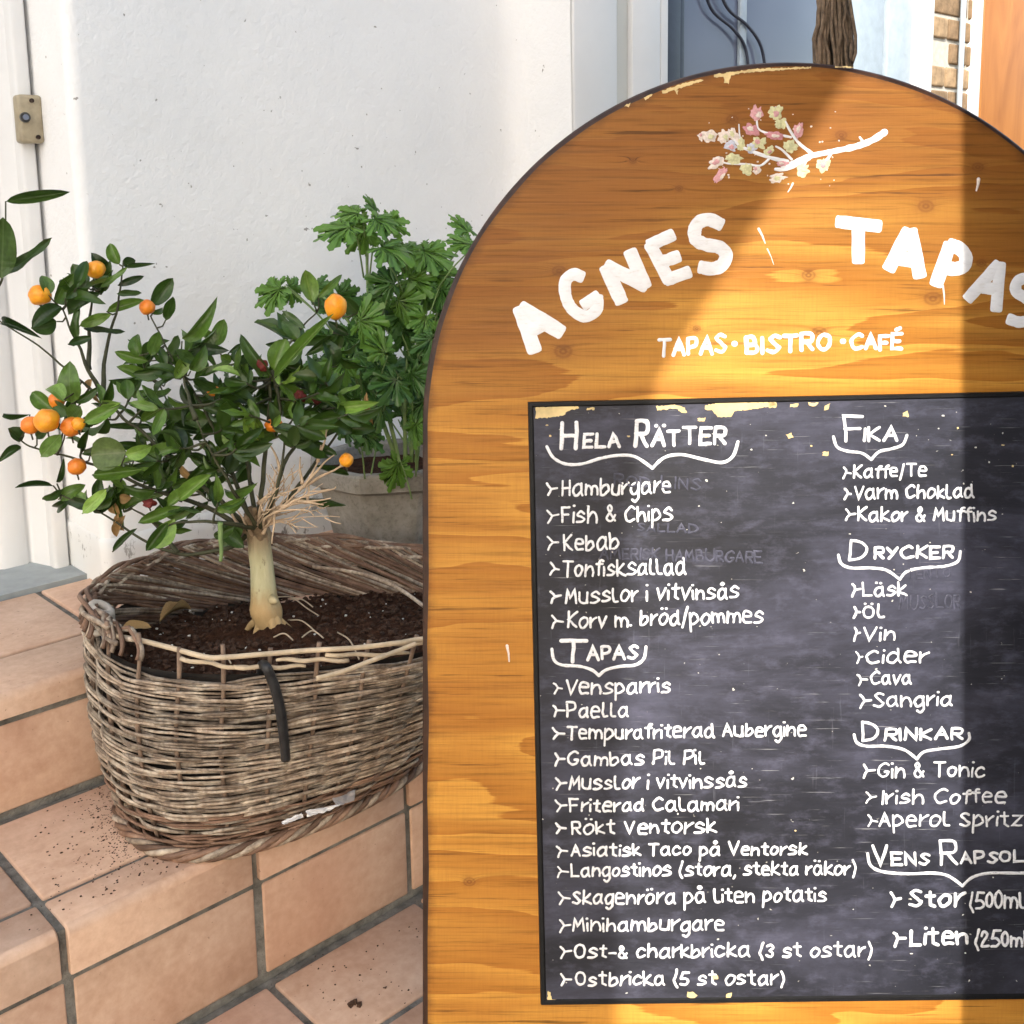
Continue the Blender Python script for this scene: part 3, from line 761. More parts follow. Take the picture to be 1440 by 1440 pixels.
for tx in (("Vensparris", 777, 794, 943, 977, 973, 22), ("Paella", 777, 796, 884, 1008, 1008, 22), ("Tempurafriterad Aubergine", 777, 796, 1134, 1040, 1034, 21),
           ("Gambas Pil Pil", 780, 797, 991, 1076, 1074, 21), ("Musslor i vitvinssås", 780, 799, 1050, 1110, 1106, 21), ("Friterad Calamari", 781, 800, 1039, 1141, 1139, 20),
           ("Rökt Ventorsk", 781, 803, 1007, 1172, 1171, 21), ("Asiatisk Taco på Ventorsk", 782, 802, 1134, 1203, 1201, 19), ("Langostinos (stora, stekta räkor)", 783, 802, 1203, 1232, 1229, 20),
           ("Skagenröra på liten potatis", 785, 804, 1162, 1271, 1266, 21), ("Minihamburgare", 786, 804, 1018, 1309, 1307, 21),
           ("Ost-& charkbricka (3 st ostar)", 787, 806, 1225, 1346, 1344, 21), ("Ostbricka (5 st ostar)", 787, 808, 1102, 1385, 1383, 21)): line(*tx)
# right column
write('F', 1186, 1216, 621, 621, 37, 4.8); write('IKA', 1212, 1262, 621, 620, 22, 4.4)
brace([(1171, 614), (1176, 628), (1190, 634), (1211, 637), (1224, 646), (1235, 635), (1252, 631), (1268, 625), (1274, 612)], 4.2)
for tx in (("Kaffe/Te", 1184, 1198, 1302, 673, 670, 20), ("Varm Choklad", 1186, 1199, 1369, 703, 700, 21), ("Kakor & Muffins", 1188, 1204, 1400, 733, 733, 21)): line(*tx)
write('D', 1191, 1219, 788, 788, 34, 4.2); write('RYCKER', 1227, 1340, 787, 785, 20, 4.2)
brace([(1178, 780), (1182, 792), (1196, 798), (1222, 798), (1245, 801), (1264, 814), (1274, 803), (1295, 798), (1325, 796), (1345, 789), (1349, 775)], 4.2)
for tx in (("Läsk", 1196, 1211, 1274, 839, 837, 21), ("Öl", 1199, 1211, 1243, 869, 869, 20), ("Vin", 1199, 1211, 1258, 901, 900, 22), ("Cider", 1202, 1216, 1304, 933, 931, 21),
           ("Cava", 1204, 1222, 1281, 963, 961, 20), ("Sangria", 1207, 1226, 1338, 994, 992, 22)): line(*tx)
write('D', 1210, 1236, 1043, 1043, 30, 4.2); write('RINKAR', 1241, 1354, 1041, 1039, 19, 4.2)
brace([(1200, 1032), (1204, 1043), (1218, 1048), (1244, 1048), (1270, 1053), (1288, 1066), (1298, 1056), (1320, 1052), (1348, 1048), (1361, 1039), (1361, 1030)], 4.2)
for tx in (("Gin & Tonic", 1213, 1232, 1384, 1093, 1092, 22), ("Irish Coffee", 1216, 1238, 1413, 1130, 1128, 22), ("Aperol Spritz", 1218, 1234, 1436, 1162, 1161, 22)): line(*tx)
write('V', 1225, 1249, 1217, 1217, 34, 4.4); write('ENS', 1251, 1306, 1216, 1216, 20, 4.2); write('R', 1320, 1346, 1215, 1214, 35, 4.4); write('APSOLJA', 1348, 1478, 1214, 1210, 19, 4.2)
brace([(1219, 1199), (1223, 1215), (1240, 1224), (1275, 1227), (1310, 1226), (1332, 1230), (1352, 1244), (1366, 1232), (1390, 1226), (1430, 1226), (1470, 1224), (1488, 1205)], 4.4)
line("Stor", 1250, 1276, 1356, 1276, 1273, 27, 4.8); write("(500ml)", 1361, 1449, 1277, 1275, 25, 3.8); line("Liten", 1255, 1277, 1361, 1329, 1327, 26, 4.8); write("(250ml)", 1368, 1456, 1331, 1329, 24, 3.8)
# rubbed-out older writing
write('MUSSLOR', 1262, 1350, 857, 855, 22, 3.2, mat='ghost', name='faded_lettering'); write('AMERISK HAMBURGARE', 842, 1072, 786, 792, 18, 3.2, mat='ghost', name='faded_lettering')
write('TENTO', 1272, 1336, 815, 812, 15, 3, mat='ghost', name='faded_lettering'); write('ROD LINS', 862, 985, 683, 690, 18, 3, mat='ghost', name='faded_lettering'); write('SALLAD', 895, 982, 747, 750, 14, 3, mat='ghost', name='faded_lettering')

# painted title
def title(strokes, w=25):
    ink = Ink()
    for s_ in strokes:
        p = [(x, y, 0) for x, y in s_]; q = catmull(p, 7) if len(p) > 2 else [Vector(p[0]).lerp(Vector(p[1]), k/6) for k in range(7)]
        ink.stroke([(a.x, a.y) for a in q], w, .0002)
    ink.build('painted_letter', M['title_white'])
title([[(732, 436), (751, 491)], [(735, 434), (787, 466)], [(744, 466), (767, 453)]], 21)
title([[(817, 389), (806, 386), (795, 396), (796, 418), (806, 436), (824, 445), (839, 435), (840, 419)], [(822, 428), (839, 417)]], 17)
title([[(853, 378), (873, 422)], [(855, 375), (906, 401)], [(887, 356), (906, 401)]], 20)
title([[(915, 345), (940, 393)], [(915, 344), (944, 331)], [(927, 370), (952, 361)], [(939, 393), (967, 383)]], 18)
title([[(1012, 315), (998, 309), (984, 312), (977, 323), (979, 337), (993, 344), (1012, 348), (1021, 359), (1015, 373), (1001, 378), (987, 376)]], 19)
title([[(1180, 312), (1235, 318)], [(1207, 317), (1207, 366)]], 18)
title([[(1277, 327), (1251, 376)], [(1281, 327), (1293, 386)], [(1264, 363), (1290, 368)]], 20)
title([[(1335, 346), (1317, 398)], [(1337, 345), (1350, 350), (1358, 361), (1356, 373), (1345, 378), (1328, 377)]], 19)
title([[(1403, 373), (1362, 419)], [(1406, 373), (1401, 434)], [(1384, 405), (1404, 407)]], 17)
title([[(1462, 398), (1446, 391), (1431, 396), (1429, 410), (1444, 420), (1455, 432), (1450, 447), (1435, 453), (1420, 449)]], 16)
write('TAPAS', 923, 1023, 503, 498, 28, 5.4, .0002, 'title_white', name='painted_letter'); write('BISTRO', 1047, 1170, 500, 494, 29, 5.8, .0002, 'title_white', name='painted_letter'); write('CAFÉ', 1194, 1270, 494, 493, 25, 5.4, .0002, 'title_white', name='painted_letter')
write('·', 1030, 1040, 497, 497, 28, 8, .0002, 'title_white', name='painted_letter'); write('·', 1182, 1192, 491, 491, 24, 8, .0002, 'title_white', name='painted_letter')
# painted blossom branch
ink = Ink()
for pts, w, tp in (([(1244, 186), (1227, 197), (1204, 206), (1171, 213), (1138, 220), (1116, 229), (1101, 235)], 9.5, .35), ([(1091, 238), (1106, 238), (1124, 230), (1138, 223)], 5, 0),
                   ([(1107, 227), (1084, 222), (1058, 213), (1038, 203), (1026, 186)], 6, .4), ([(1142, 216), (1124, 202), (1113, 187), (1104, 171)], 5, .3), ([(1113, 224), (1100, 211), (1091, 206)], 4, .4),
                   ([(1112, 193), (1092, 189), (1075, 186), (1066, 180), (1064, 166)], 3.5, .3), ([(1081, 224), (1069, 233), (1050, 231), (1024, 230), (1013, 227)], 3.5, .3), ([(1170, 213), (1165, 222), (1158, 229)], 4, 0),
                   ([(1136, 222), (1132, 230), (1129, 236)], 3.5, 0), ([(1042, 205), (1040, 190), (1039, 175)], 3, .5), ([(1214, 200), (1209, 193)], 4, .3)):
    ink.stroke([(p.x, p.y) for p in catmull([(a, b, 0) for a, b in pts], 6)], w, .0002, tp)
ink.build('painted_branch', M['title_white'])
def blotch(px, py, rx, ry, mat, z, name, ang=0, seed=0, parent=sign, h=.0003, rough=.35):
    mb = MB(); k = 26; vs = [L(px, py, z+h)]; q = Vector((seed*2.3, seed*1.1, 0))
    for ring, (f_, hh) in enumerate(((.55, h*.9), (.9, h*.5), (1.0, -.0001))):
        for i in range(k):
            a = 2*math.pi*i/k; rr = 1+rough*mnoise.noise(Vector((math.cos(a)*2.1, math.sin(a)*2.1, 0))+q)*1.7
            x_, y_ = rx*rr*f_*math.cos(a), ry*rr*f_*math.sin(a)
            vs.append(L(px+x_*math.cos(ang)-y_*math.sin(ang), py+x_*math.sin(ang)+y_*math.cos(ang), z+hh*(1+.5*mnoise.noise(Vector((x_, y_, seed))))))
    fs = [(0, 1+(i+1) % k, 1+i) for i in range(k)]
    for rg in range(2):
        for i in range(k): i2 = (i+1) % k; fs.append((1+rg*k+i, 1+rg*k+i2, 1+(rg+1)*k+i2, 1+(rg+1)*k+i))
    mb.add(vs, fs); me = mb.mesh(name, True); bm = bmesh.new(); bm.from_mesh(me); bm.normal_update()
    bad = [f for f in bm.faces if f.normal.z < 0]; bmesh.ops.reverse_faces(bm, faces=bad); bm.to_mesh(me); bm.free()
    return link(name, me, mat, parent)
for i, (x, y, rx, ry, c, a) in enumerate(((1064, 160, 8, 9, 'pink', 0), (1091, 159, 8, 9, 'yellow', .3), (1098, 174, 8, 6, 'yellow', 0), (1123, 183, 6, 10, 'pink', .2), (998, 191, 10, 8, 'pale', 0), (986, 192, 4, 5, 'pale', 0), (1018, 192, 7, 8, 'pale', 0),
        (1028, 205, 8, 6, 'blueish', .3), (1032, 190, 6, 10, 'pale', -.5), (1057, 183, 10, 7, 'rose', .4), (1089, 191, 12, 5, 'rose', .1), (1067, 201, 9, 7, 'yellow', .2), (1056, 209, 7, 6, 'blueish', 0), (1081, 212, 7, 5, 'yellow', -.5),
        (1111, 206, 9, 7, 'yellow', 0), (1007, 229, 11, 7, 'pale', -.4), (1031, 223, 10, 7, 'yellow', 0), (1013, 246, 12, 5, 'pink', -.9), (1050, 238, 8, 7, 'yellow', 0), (1064, 239, 5, 5, 'pale', 0), (1093, 250, 10, 6, 'pale', -.2),
        (1101, 230, 7, 4, 'pink', 0), (1129, 239, 8, 9, 'yellow', .3), (1157, 231, 9, 8, 'yellow', 0), (1042, 203, 5, 8, 'yellow', .2))):
    rx *= 1.12; ry *= 1.15
    blotch(x, y, rx, ry, M['petal_'+c], .0004, 'blossom', a, i)
    blotch(x+rnd.uniform(-3, 3), y+rnd.uniform(-2, 2), rx*.42, ry*.42, M['petal_'+('pale' if c in ('rose', 'pink') else 'pink' if i % 2 else 'yellow')], .0011, 'blossom', a, i+50)
ink = Ink(); 
for _ in range(44):
    x, y = rnd.uniform(995, 1180), rnd.uniform(150, 262); ink.stroke([(x, y), (x+rnd.uniform(-.8, 1), y+rnd.uniform(-.5, .5))], rnd.uniform(1, 2.6), .0002)
ink.build('paint_speck', M['petal_pale'], kind='stuff')
for a, b, w in (((1067, 322), (1076, 342), 4), ((1079, 350), (1088, 372), 2), ((1115, 258), (1108, 270), 3), ((1376, 252), (1373, 268), 5), ((1326, 402), (1328, 428), 3), ((713, 908), (716, 930), 4)):
    ink = Ink(); ink.stroke([a, ((a[0]+b[0])/2+.7, (a[1]+b[1])/2), b], w, .0002, .5); ink.build('paint_fleck', M['petal_pale'])
# bare chips where the paint has gone
def chip(poly, z, name='paint_chip', mat='cream_chip'):
    pts = []
    m_ = len(poly)
    for i in range(m_):
        a, b = Vector(poly[i]), Vector(poly[(i+1) % m_]); k = max(2, int((b-a).length/2.2))
        for j in range(k):
            p = a.lerp(b, j/k); pts.append((p.x+rnd.uniform(-.9, .9), p.y+rnd.uniform(-.9, .9)))
    bm = bmesh.new(); vs = [bm.verts.new(L(x, y, z+.00035)) for x, y in pts]
    f = bm.faces.new(vs); bmesh.ops.triangulate(bm, faces=[f]); bm.normal_update()
    bad = [q for q in bm.faces if q.normal.z < 0]; bmesh.ops.reverse_faces(bm, faces=bad)
    me = bpy.data.meshes.new(name); bm.to_mesh(me); bm.free(); link(name, me, M[mat], sign)
for p in ([(753, 572), (812, 571), (815, 574), (800, 577), (792, 584), (776, 587), (753, 588)], [(825, 573), (836, 573), (836, 576), (825, 576)], [(922, 571), (948, 569), (962, 573), (966, 580), (958, 580), (950, 574), (924, 577)],
          [(990, 570), (1010, 566), (1088, 565), (1092, 570), (1060, 575), (1032, 578), (1028, 586), (1008, 586), (1000, 577), (990, 575)], [(1080, 566), (1091, 565), (1090, 573), (1080, 573)], [(1110, 568), (1122, 567), (1120, 572), (1110, 572)],
          [(1135, 566), (1150, 566), (1146, 571), (1136, 570)], [(1158, 570), (1166, 567), (1164, 576), (1158, 577)], [(1156, 635), (1164, 635), (1163, 641), (1156, 640)], [(1268, 580), (1275, 578), (1277, 586), (1268, 586)],
          [(770, 1391), (774, 1392), (776, 1403), (808, 1405), (807, 1408), (770, 1406)], [(966, 1392), (976, 1393), (980, 1398), (974, 1402), (966, 1400)], [(1020, 1396), (1028, 1394), (1026, 1402), (1020, 1402)], [(1000, 1370), (1008, 1368), (1010, 1374), (1001, 1375)],
          [(980, 588), (992, 587), (990, 592), (981, 592)], [(1104, 611), (1112, 608), (1114, 615), (1107, 616)]): chip(p, ZC)
for p in ([(930, 128), (960, 118), (985, 111), (990, 113), (960, 123), (932, 132)], [(1004, 105), (1060, 97), (1140, 94), (1140, 96), (1080, 100), (1040, 103), (1027, 107), (1025, 118), (1018, 117), (1018, 108), (1004, 109)],
          [(878, 149), (886, 145), (884, 151)], [(905, 137), (918, 132), (916, 136), (907, 141)], [(948, 127), (954, 127), (953, 133)], [(1174, 93), (1200, 94), (1200, 96), (1175, 95)]): chip(p, .0001)
for _ in range(24):
    x, y = rnd.uniform(760, 1440), rnd.choice((rnd.uniform(567, 660), rnd.uniform(567, 1395)))
    blotch(x, y, rnd.uniform(.8, 2.4), rnd.uniform(.7, 1.5), M['cream_chip' if rnd.random() < .4 else 'perlite'], ZC+.0001, 'paint_chip', 0, x, h=.0003)

# jute tassel behind the apex
ta = empty('jute_tassel', at(1172, 110, 1.20), 'brown jute rope tassel hanging behind the top of the board', 'tassel')
for i in range(52):
    a = rnd.uniform(0, 6.28); rr = math.sqrt(rnd.random()); x = 1172+26*rr*math.cos(a); dz = .020*rr*math.sin(a)
    pts = []
    for k in range(9):
        y = -40+k*19; spread = .55+.5*min(1, max(0, (y+40)/90)); pts.append(at(1172+(x-1172)*spread+rnd.uniform(-2.4, 2.4)+2.5*math.sin(k*.8+i), y, 1.20+dz*spread)-ta.location)
    mb = MB(); mb.tube(catmull(pts, 2), rnd.uniform(.0016, .0027), 6); link('strand', mb.mesh('strand', True), M['rope'], ta)
mb = MB(); mb.tube([at(x, y, 1.185)-ta.location for x, y in ((1192, -20), (1198, 20), (1203, 50), (1203, 75), (1199, 88), (1196, 80), (1197, 60))], .0018, 6); link('strand', mb.mesh('strand', True), M['rope'], ta)

# ------------------------------------------------------------ wicker basket
BC = Vector((.80, 1.345, 0))
rimpts = [(.558, 1.42, .290), (.553, 1.325, .285), (.632, 1.195, .280), (.735, 1.135, .275), (.855, 1.092, .265), (.99, 1.11, .252), (1.10, 1.20, .240), (1.145, 1.32, .232), (1.115, 1.43, .232), (1.01, 1.54, .250), (.84, 1.588, .274), (.69, 1.545, .286), (.60, 1.492, .289)]
rc = Vector((.83, 1.345, 0))
ang = sorted(((math.atan2(y-rc.y, x-rc.x) % (2*math.pi)), math.hypot(x-rc.x, y-rc.y), z) for x, y, z in rimpts)
def pchip(u, idx):
    u %= 2*math.pi; n_ = len(ang)
    for i in range(n_):
        a0 = ang[i][0]; a1 = ang[(i+1) % n_][0] + (2*math.pi if i == n_-1 else 0); uu = u + (2*math.pi if u < ang[0][0] and i == n_-1 else 0)
        if a0 <= uu <= a1:
            t = (uu-a0)/(a1-a0); p = [ang[(i+k) % n_][idx] for k in (-1, 0, 1, 2)]
            return .5*((2*p[1])+(p[2]-p[0])*t+(2*p[0]-5*p[1]+4*p[2]-p[3])*t*t+(3*p[1]-p[0]-3*p[2]+p[3])*t**3)
    return ang[0][idx]
BA, BB, PW = .226, .147, 2.5
bc = Vector((.797, 1.342, 0))
_cache = {}
def surf(u, t, off=0):
    u %= 2*math.pi; key = round(u, 5)
    if key not in _cache:
        r1, z1 = pchip(u, 1), pchip(u, 2); c, s = math.cos(u), math.sin(u)
        rb = (abs(c/BA)**PW+abs(s/BB)**PW)**(-1/PW)
        _cache[key] = (Vector((bc.x+c*rb, bc.y+s*rb, .004)), Vector((rc.x+c*r1, rc.y+s*r1, z1)), Vector((c, s, 0)))
    b, r_, d = _cache[key]
    p = b.lerp(r_, t); bul = .016*math.sin(math.pi*min(max(t, 0), 1)); return p + d*(bul+off)
basket = empty('wicker_basket', (bc.x, bc.y, 0), 'weathered oval wicker basket planter with a broken front rim on the tiled step', 'basket')
# arc-length parameter for evenly spaced stakes
NS = 28; NU = 720
acc = [0]
for i in range(NU): acc.append(acc[-1]+(surf(2*math.pi*(i+1)/NU, .5)-surf(2*math.pi*i/NU, .5)).length)
def u_of(s_):
    s_ = (s_ % 1)*acc[-1]; lo, hi = 0, NU
    while hi-lo > 1:
        m_ = (lo+hi)//2
        if acc[m_] <= s_: lo = m_
        else: hi = m_
    return 2*math.pi*(lo+(s_-acc[lo])/(acc[hi]-acc[lo]))/NU
UT = [u_of(i/(NS*6)) for i in range(NS*6)]
def front(u):       # 1 on the broken front side (towards the camera)
    d = Vector((math.cos(u), math.sin(u))); return max(0, min(1, (d.dot(Vector((-.35, -.94)))-.05)/.4))
NR = 29
for j in range(NR):
    for st in range(3):
        pts = []; rs = []; ph = rnd.uniform(0, 6.28); am = .0070; base_t = (j+.5)/NR*.965+.012
        th = rnd.uniform(.0015, .0022); seed = j*7.3+st*2.1
        nP = NS*6
        for i in range(nP+1):
            s_ = i/6; u = UT[i % nP]; w_ = math.cos(math.pi*(s_+j))
            wob_ = .004*mnoise.noise(Vector((s_*.55, seed, 0)))
            sl_ = .0042*math.sin(math.pi*s_*.5+ph+st*math.pi)*(.6+.4*math.sin(s_*.37+j))
            t_ = base_t*(1-.085*front(u)) + ((st-1)*.0032 + wob_*.6 + sl_*(st-1)*.75 + .0046*math.cos(math.pi*(s_+j)) + .0016*mnoise.noise(Vector((s_*1.9, seed, 9))))/.29
            pts.append(surf(u, t_, am*w_ + .0016*(st-1)*math.sin(s_+ph))); rs.append(th*(1+.18*mnoise.noise(Vector((s_*.8, seed, 5)))))
        mb = MB(); mb.tube(pts, rs, 6, False); 
        link('willow_strand', mb.mesh('willow_strand', True), M['willow' if j > 2 else 'willow_dark'] if not (j in (4, 5) and st) else M['willow_dark'], basket).matrix_parent_inverse = Matrix.Translation(-basket.location)
def bpart(mb, name, mat, smooth=True):
    o = mb.build(name, M[mat], basket, smooth); local(o); return o
def proj(p):
    q = p-CAM; d = q.dot(W); return CX+FPX*q.dot(RT)/d, CY-FPX*q.dot(UP)/d, d
GS = []
for i in range(160):
    u = math.pi+math.pi*1.05*i/160
    for j in range(30): GS.append(proj(surf(u, j/29, .010)))
def bdepth(x, y):
    c = sorted(((a-x)**2+(b-y)**2, d) for a, b, d in GS)[:4]; return sum(q[1] for q in c)/4
# stakes
for i in range(NS):
    u = UT[i*6]; f = front(u); top = 1.0+(.02+.075*rnd.random() if f > .3 else -.02)
    mb = MB(); k = 14; mb.tube([surf(u+.004*math.sin(q*.9+i), q/k*top, -.0008) for q in range(k+1)], [.0030*(1+.12*math.sin(q*2.3+i)) for q in range(k+1)], 7); bpart(mb, 'stake', 'stake')
# upper rows missing at the front: loose ends
for (a0, a1, t0, t1, of) in ((5.15, 4.55, .965, 1.02, .010), (4.30, 4.75, .99, .95, .009), (4.42, 4.05, .955, .99, .011), (3.85, 4.2, .97, .945, .010), (4.9, 5.4, .985, 1.02, .012), (3.6, 3.95, 1.0, .955, .009)):
    mb = MB(); mb.tube([surf(a0+(a1-a0)*q/14, t0+(t1-t0)*q/14, of+.003*math.sin(q*.9)) for q in range(15)], [.003]*12+[.0028, .0024, .0018], 6); bpart(mb, 'willow_strand', 'willow_pale')
# the long pale rod lying along the broken rim
P = [hit_z(x, y, z) for x, y, z in ((146, 893, .290), (190, 899, .290), (240, 911, .288), (290, 924, .286), (320, 924, .286), (370, 920, .284), (430, 915, .281), (500, 911, .277), (560, 904, .273), (600, 898, .270), (680, 896, .262))]
mb = MB(); mb.tube(catmull(P, 6), .0034, 8); bpart(mb, 'rim_rod', 'willow_pale')
P = [hit_z(x, y, z) for x, y, z in ((585, 905, .272), (560, 915, .268), (520, 930, .268), (480, 945, .268), (445, 954, .268))]
mb = MB(); mb.tube(catmull(P, 6), .0031, 8); bpart(mb, 'rim_rod', 'willow_pale')
P = [hit_z(x, y, z) for x, y, z in ((440, 797, .245), (500, 805, .243), (550, 822, .242), (590, 848, .24), (640, 890, .24))]
mb = MB(); mb.tube(catmull(P, 6), .0028, 8); bpart(mb, 'rim_rod', 'willow')
# woven back and side rim: steep diagonal bundles, inside and outside
nb = 112
for i in range(nb):
    u0 = R(-52)+(R(118)-R(-52))*i/nb; du = R(rnd.uniform(52, 76)); pts = []
    for q in range(17):
        f_ = q/16; uu = u0+du*f_; tt = .70+.37*f_-.02*math.sin(f_*math.pi); pts.append(surf(uu, tt, -.011-.004*math.sin(f_*math.pi)+.002*math.sin(i*1.7)))
    for q in range(1, 8):
        f_ = q/7; uu = u0+du*(1+.10*math.sin(f_*1.57)); pts.append(surf(uu, 1.07-.10*f_+.012*math.sin(f_*3.14), -.011+.022*f_))
    mb = MB(); mb.tube(pts, [.0028*(1+.15*math.sin(q*.7+i)) for q in range(len(pts))], 6); bpart(mb, 'willow_strand', 'willow_dark' if i % 3 else 'willow')
# top of the rim on the back: long lengthwise rods
for i in range(9):
    mb = MB(); a0 = R(rnd.uniform(-8, 10)); a1 = R(rnd.uniform(172, 192)); kk = 70; tt0 = 1.02+.016*(i % 4); of = -.010+.007*(i//3)
    mb.tube([surf(a0+(a1-a0)*q/kk, tt0+.012*math.sin(q*.55+i*1.4), of+.004*math.cos(q*.55+i*1.4)) for q in range(kk+1)], .0034, 6); bpart(mb, 'willow_strand', 'willow_dark' if i % 2 else 'willow')
# foot border
for i in range(5):
    mb = MB(); kk = 240
    mb.tube([surf(2*math.pi*q/kk, .012+.022*math.sin(q*.33+i*1.257), .009+.0065*math.cos(q*.33+i*1.257)) for q in range(kk+1)], [.0042*(1+.1*math.sin(q*.21+i)) for q in range(kk+1)], 6, False); bpart(mb, 'foot_strand', 'willow' if i % 2 else 'willow_dark')
# lining and floor
mb = MB(); kk = 96; rows_ = 7
vs = [surf(2*math.pi*i/kk, .02+.88*j/(rows_-1), -.013) for j in range(rows_) for i in range(kk)]
fs = [(j*kk+i, j*kk+(i+1) % kk, (j+1)*kk+(i+1) % kk, (j+1)*kk+i) for j in range(rows_-1) for i in range(kk)]; fs.append(tuple(range(kk-1, -1, -1)))
mb.add(vs, fs); bpart(mb, 'lining', 'liner')
# soil
nr_, na = 46, 150; mb = MB(); vs = []
def soil_z(p):
    d = (p-Vector((.735, 1.135, 0))).dot(Vector((.69, .72, 0))); return .252-.16*max(0, d)**1.0*.95 - (.02*max(0, d-.25))
for j in range(nr_+1):
    for i in range(na):
        u = 2*math.pi*i/na; e = surf(u, .86, -.012); p = Vector((.81, 1.35, 0)).lerp(Vector((e.x, e.y, 0)), max(j, .02)/nr_)
        z = soil_z(p); q = Vector((p.x, p.y, 0)); z += .011*mnoise.fractal(q*26, 1, 2, 5) + .0045*mnoise.fractal(q*110, 1, 2, 3)
        z += .012*math.exp(-((p.x-.79)**2+(p.y-1.355)**2)/.004) - .006
        vs.append((p.x, p.y, z))
fs = [(j*na+i, j*na+(i+1) % na, (j+1)*na+(i+1) % na, (j+1)*na+i) for j in range(nr_) for i in range(na)]; fs.append(tuple(range(na-1, -1, -1)))
mb.add(vs, fs); so_ = mb.build('basket_soil', M['soil'], None, True); tag(so_, 'dark crumbly potting soil filling the wicker basket', 'soil', kind='stuff')
def on_soil(px, py):
    p = hit_z(px, py, .22)
    for _ in range(6): p = hit_z(px, py, soil_z(p)+.002)
    return p
mb = MB(); mw = MB()
for _ in range(1500):
    u = rnd.uniform(0, 6.283); k_ = math.sqrt(rnd.random())*.97; e = surf(u, .86, -.014); p = Vector((.81, 1.35, 0)).lerp(Vector((e.x, e.y, 0)), k_)
    z = soil_z(p)+.011*mnoise.fractal(Vector((p.x, p.y, 0))*26, 1, 2, 5)-.003; w_ = rnd.random() < .05
    (mw if w_ else mb).blob((p.x, p.y, z), rnd.choice((.0009, .0012, .0016, .0024)) if w_ else rnd.uniform(.0015, .0050), _, .45, 0 if w_ else 1, (1, 1, .75))
tag(mb.build('soil_clods', M['crumb']), 'dark soil clods scattered on the soil in the basket', 'soil', kind='stuff')
tag(mw.build('perlite_grains', M['perlite']), 'white perlite grains in the basket soil', 'perlite', kind='stuff')
# rootlets and dry bits on the soil
roots = empty('root_fibres', on_soil(400, 860), 'thin pale roots trailing over the soil beside the trunk', 'roots')
for pts in (((388, 845), (410, 848), (432, 858), (448, 870)), ((410, 848), (425, 851), (440, 856)), ((385, 902), (400, 900), (412, 903)), ((405, 878), (425, 882), (446, 893)), ((475, 895), (492, 910), (505, 930)), ((300, 935), (315, 930), (325, 936)), ((425, 902), (440, 896), (455, 900))):
    mb = MB(); mb.tube([q-roots.location for q in catmull([on_soil(x, y)+Vector((0, 0, .006+.004*math.sin(i*2))) for i, (x, y) in enumerate(pts)], 6)], .0011, 5); link('root', mb.mesh('root', True), M['willow_pale'], roots)
# crumbs spilled on the tiles
mb = MB()
for k_ in range(1500):
    if k_ < 900: x, y = rnd.gauss(172, 20), rnd.gauss(1135, 42)
    elif k_ < 1300: x, y = rnd.gauss(175, 45), rnd.gauss(1150, 60)
    else: x, y = rnd.uniform(40, 380), rnd.uniform(1110, 1330)
    if k_ > 1450: x, y = rnd.uniform(430, 590), rnd.uniform(1300, 1430)
    yn = 1147-.39*x; edge_ = 1378-.483*x-10
    if k_ <= 1450:
        if y < yn+12 or y > edge_ or x < 2: continue
        z = Z0
        p = hit_z(x, y, z)
        if p.y < Y0+.014 or p.y > YL-.004: continue
        q = (p.x-bc.x)/(BA+.012), (p.y-bc.y)/(BB+.012)
        if abs(q[0])**2.5+abs(q[1])**2.5 < 1: continue
    else:
        z = ZB; p = hit_z(x, y, z)
        if p.y > Y0 or p.y < 1.06: continue
    mb.blob((p.x, p.y, z+.0008), (rnd.uniform(.0003, .0010) if k_ < 900 else rnd.uniform(.0004, .0014))*(1.9 if rnd.random() < .04 else 1), k_, .4, 0, (1.2, 1, .7))
for x, y in ((495, 1413), (498, 1411), (492, 1415), (505, 1414)):
    p = hit_z(x, y, ZB); mb.blob((p.x, p.y, ZB+.002), .0042, x, .5, 1)
tag(mb.build('spilled_soil', M['crumb']), 'soil crumbs spilled on the tiled step beside the basket', 'soil', kind='stuff')

# things on the basket
mb = MB(); P = [at(x, y, bdepth(x, y)-.012) for x, y in ((374, 938), (380, 950), (388, 972), (395, 1003), (399, 1035), (402, 1068))]
mb.tube(catmull([at(366, 950, bdepth(366, 950)+.03), at(368, 936, bdepth(368, 940)+.015)]+P, 6), [.0056]*6+[.0064]*30+[.006]*7, 10)
hk = mb.build('rubber_strap', M['cable_black'], None, True); tag(hk, 'black rubber strap hooked over the front of the basket', 'strap')
mb = MB(); c_ = surf(math.atan2(1.40-rc.y, .55-rc.x), 1.0); c_ = at(143, 868, 1.475)
for k_ in range(5):
    mb.tube([c_+Vector((.012*math.cos(a_/10*6.28)*1.0, .012*math.sin(a_/10*6.28), .007*math.cos(a_/10*6.28+k_)+(k_-2)*.0055)) for a_ in range(11)], .0056, 7, False)
tag(mb.build('cloth_binding', simple('dirty_white_cloth', (.45, .41, .36), .9, .2, 90, .6), None, True), 'off white cloth wound round the left rim of the basket', 'binding')
mb = MB(); 
for dx in (0, 6):
    mb.tube(catmull([at(134+dx, 862, 1.462), at(140+dx, 868, 1.452), at(143+dx, 884, 1.450), at(147+dx, 900, 1.455)], 5), .0030, 7)
tag(mb.build('cable_tie', M['cable_blue'], None, True), 'blue grey plastic tie looped through the basket rim', 'cable tie')
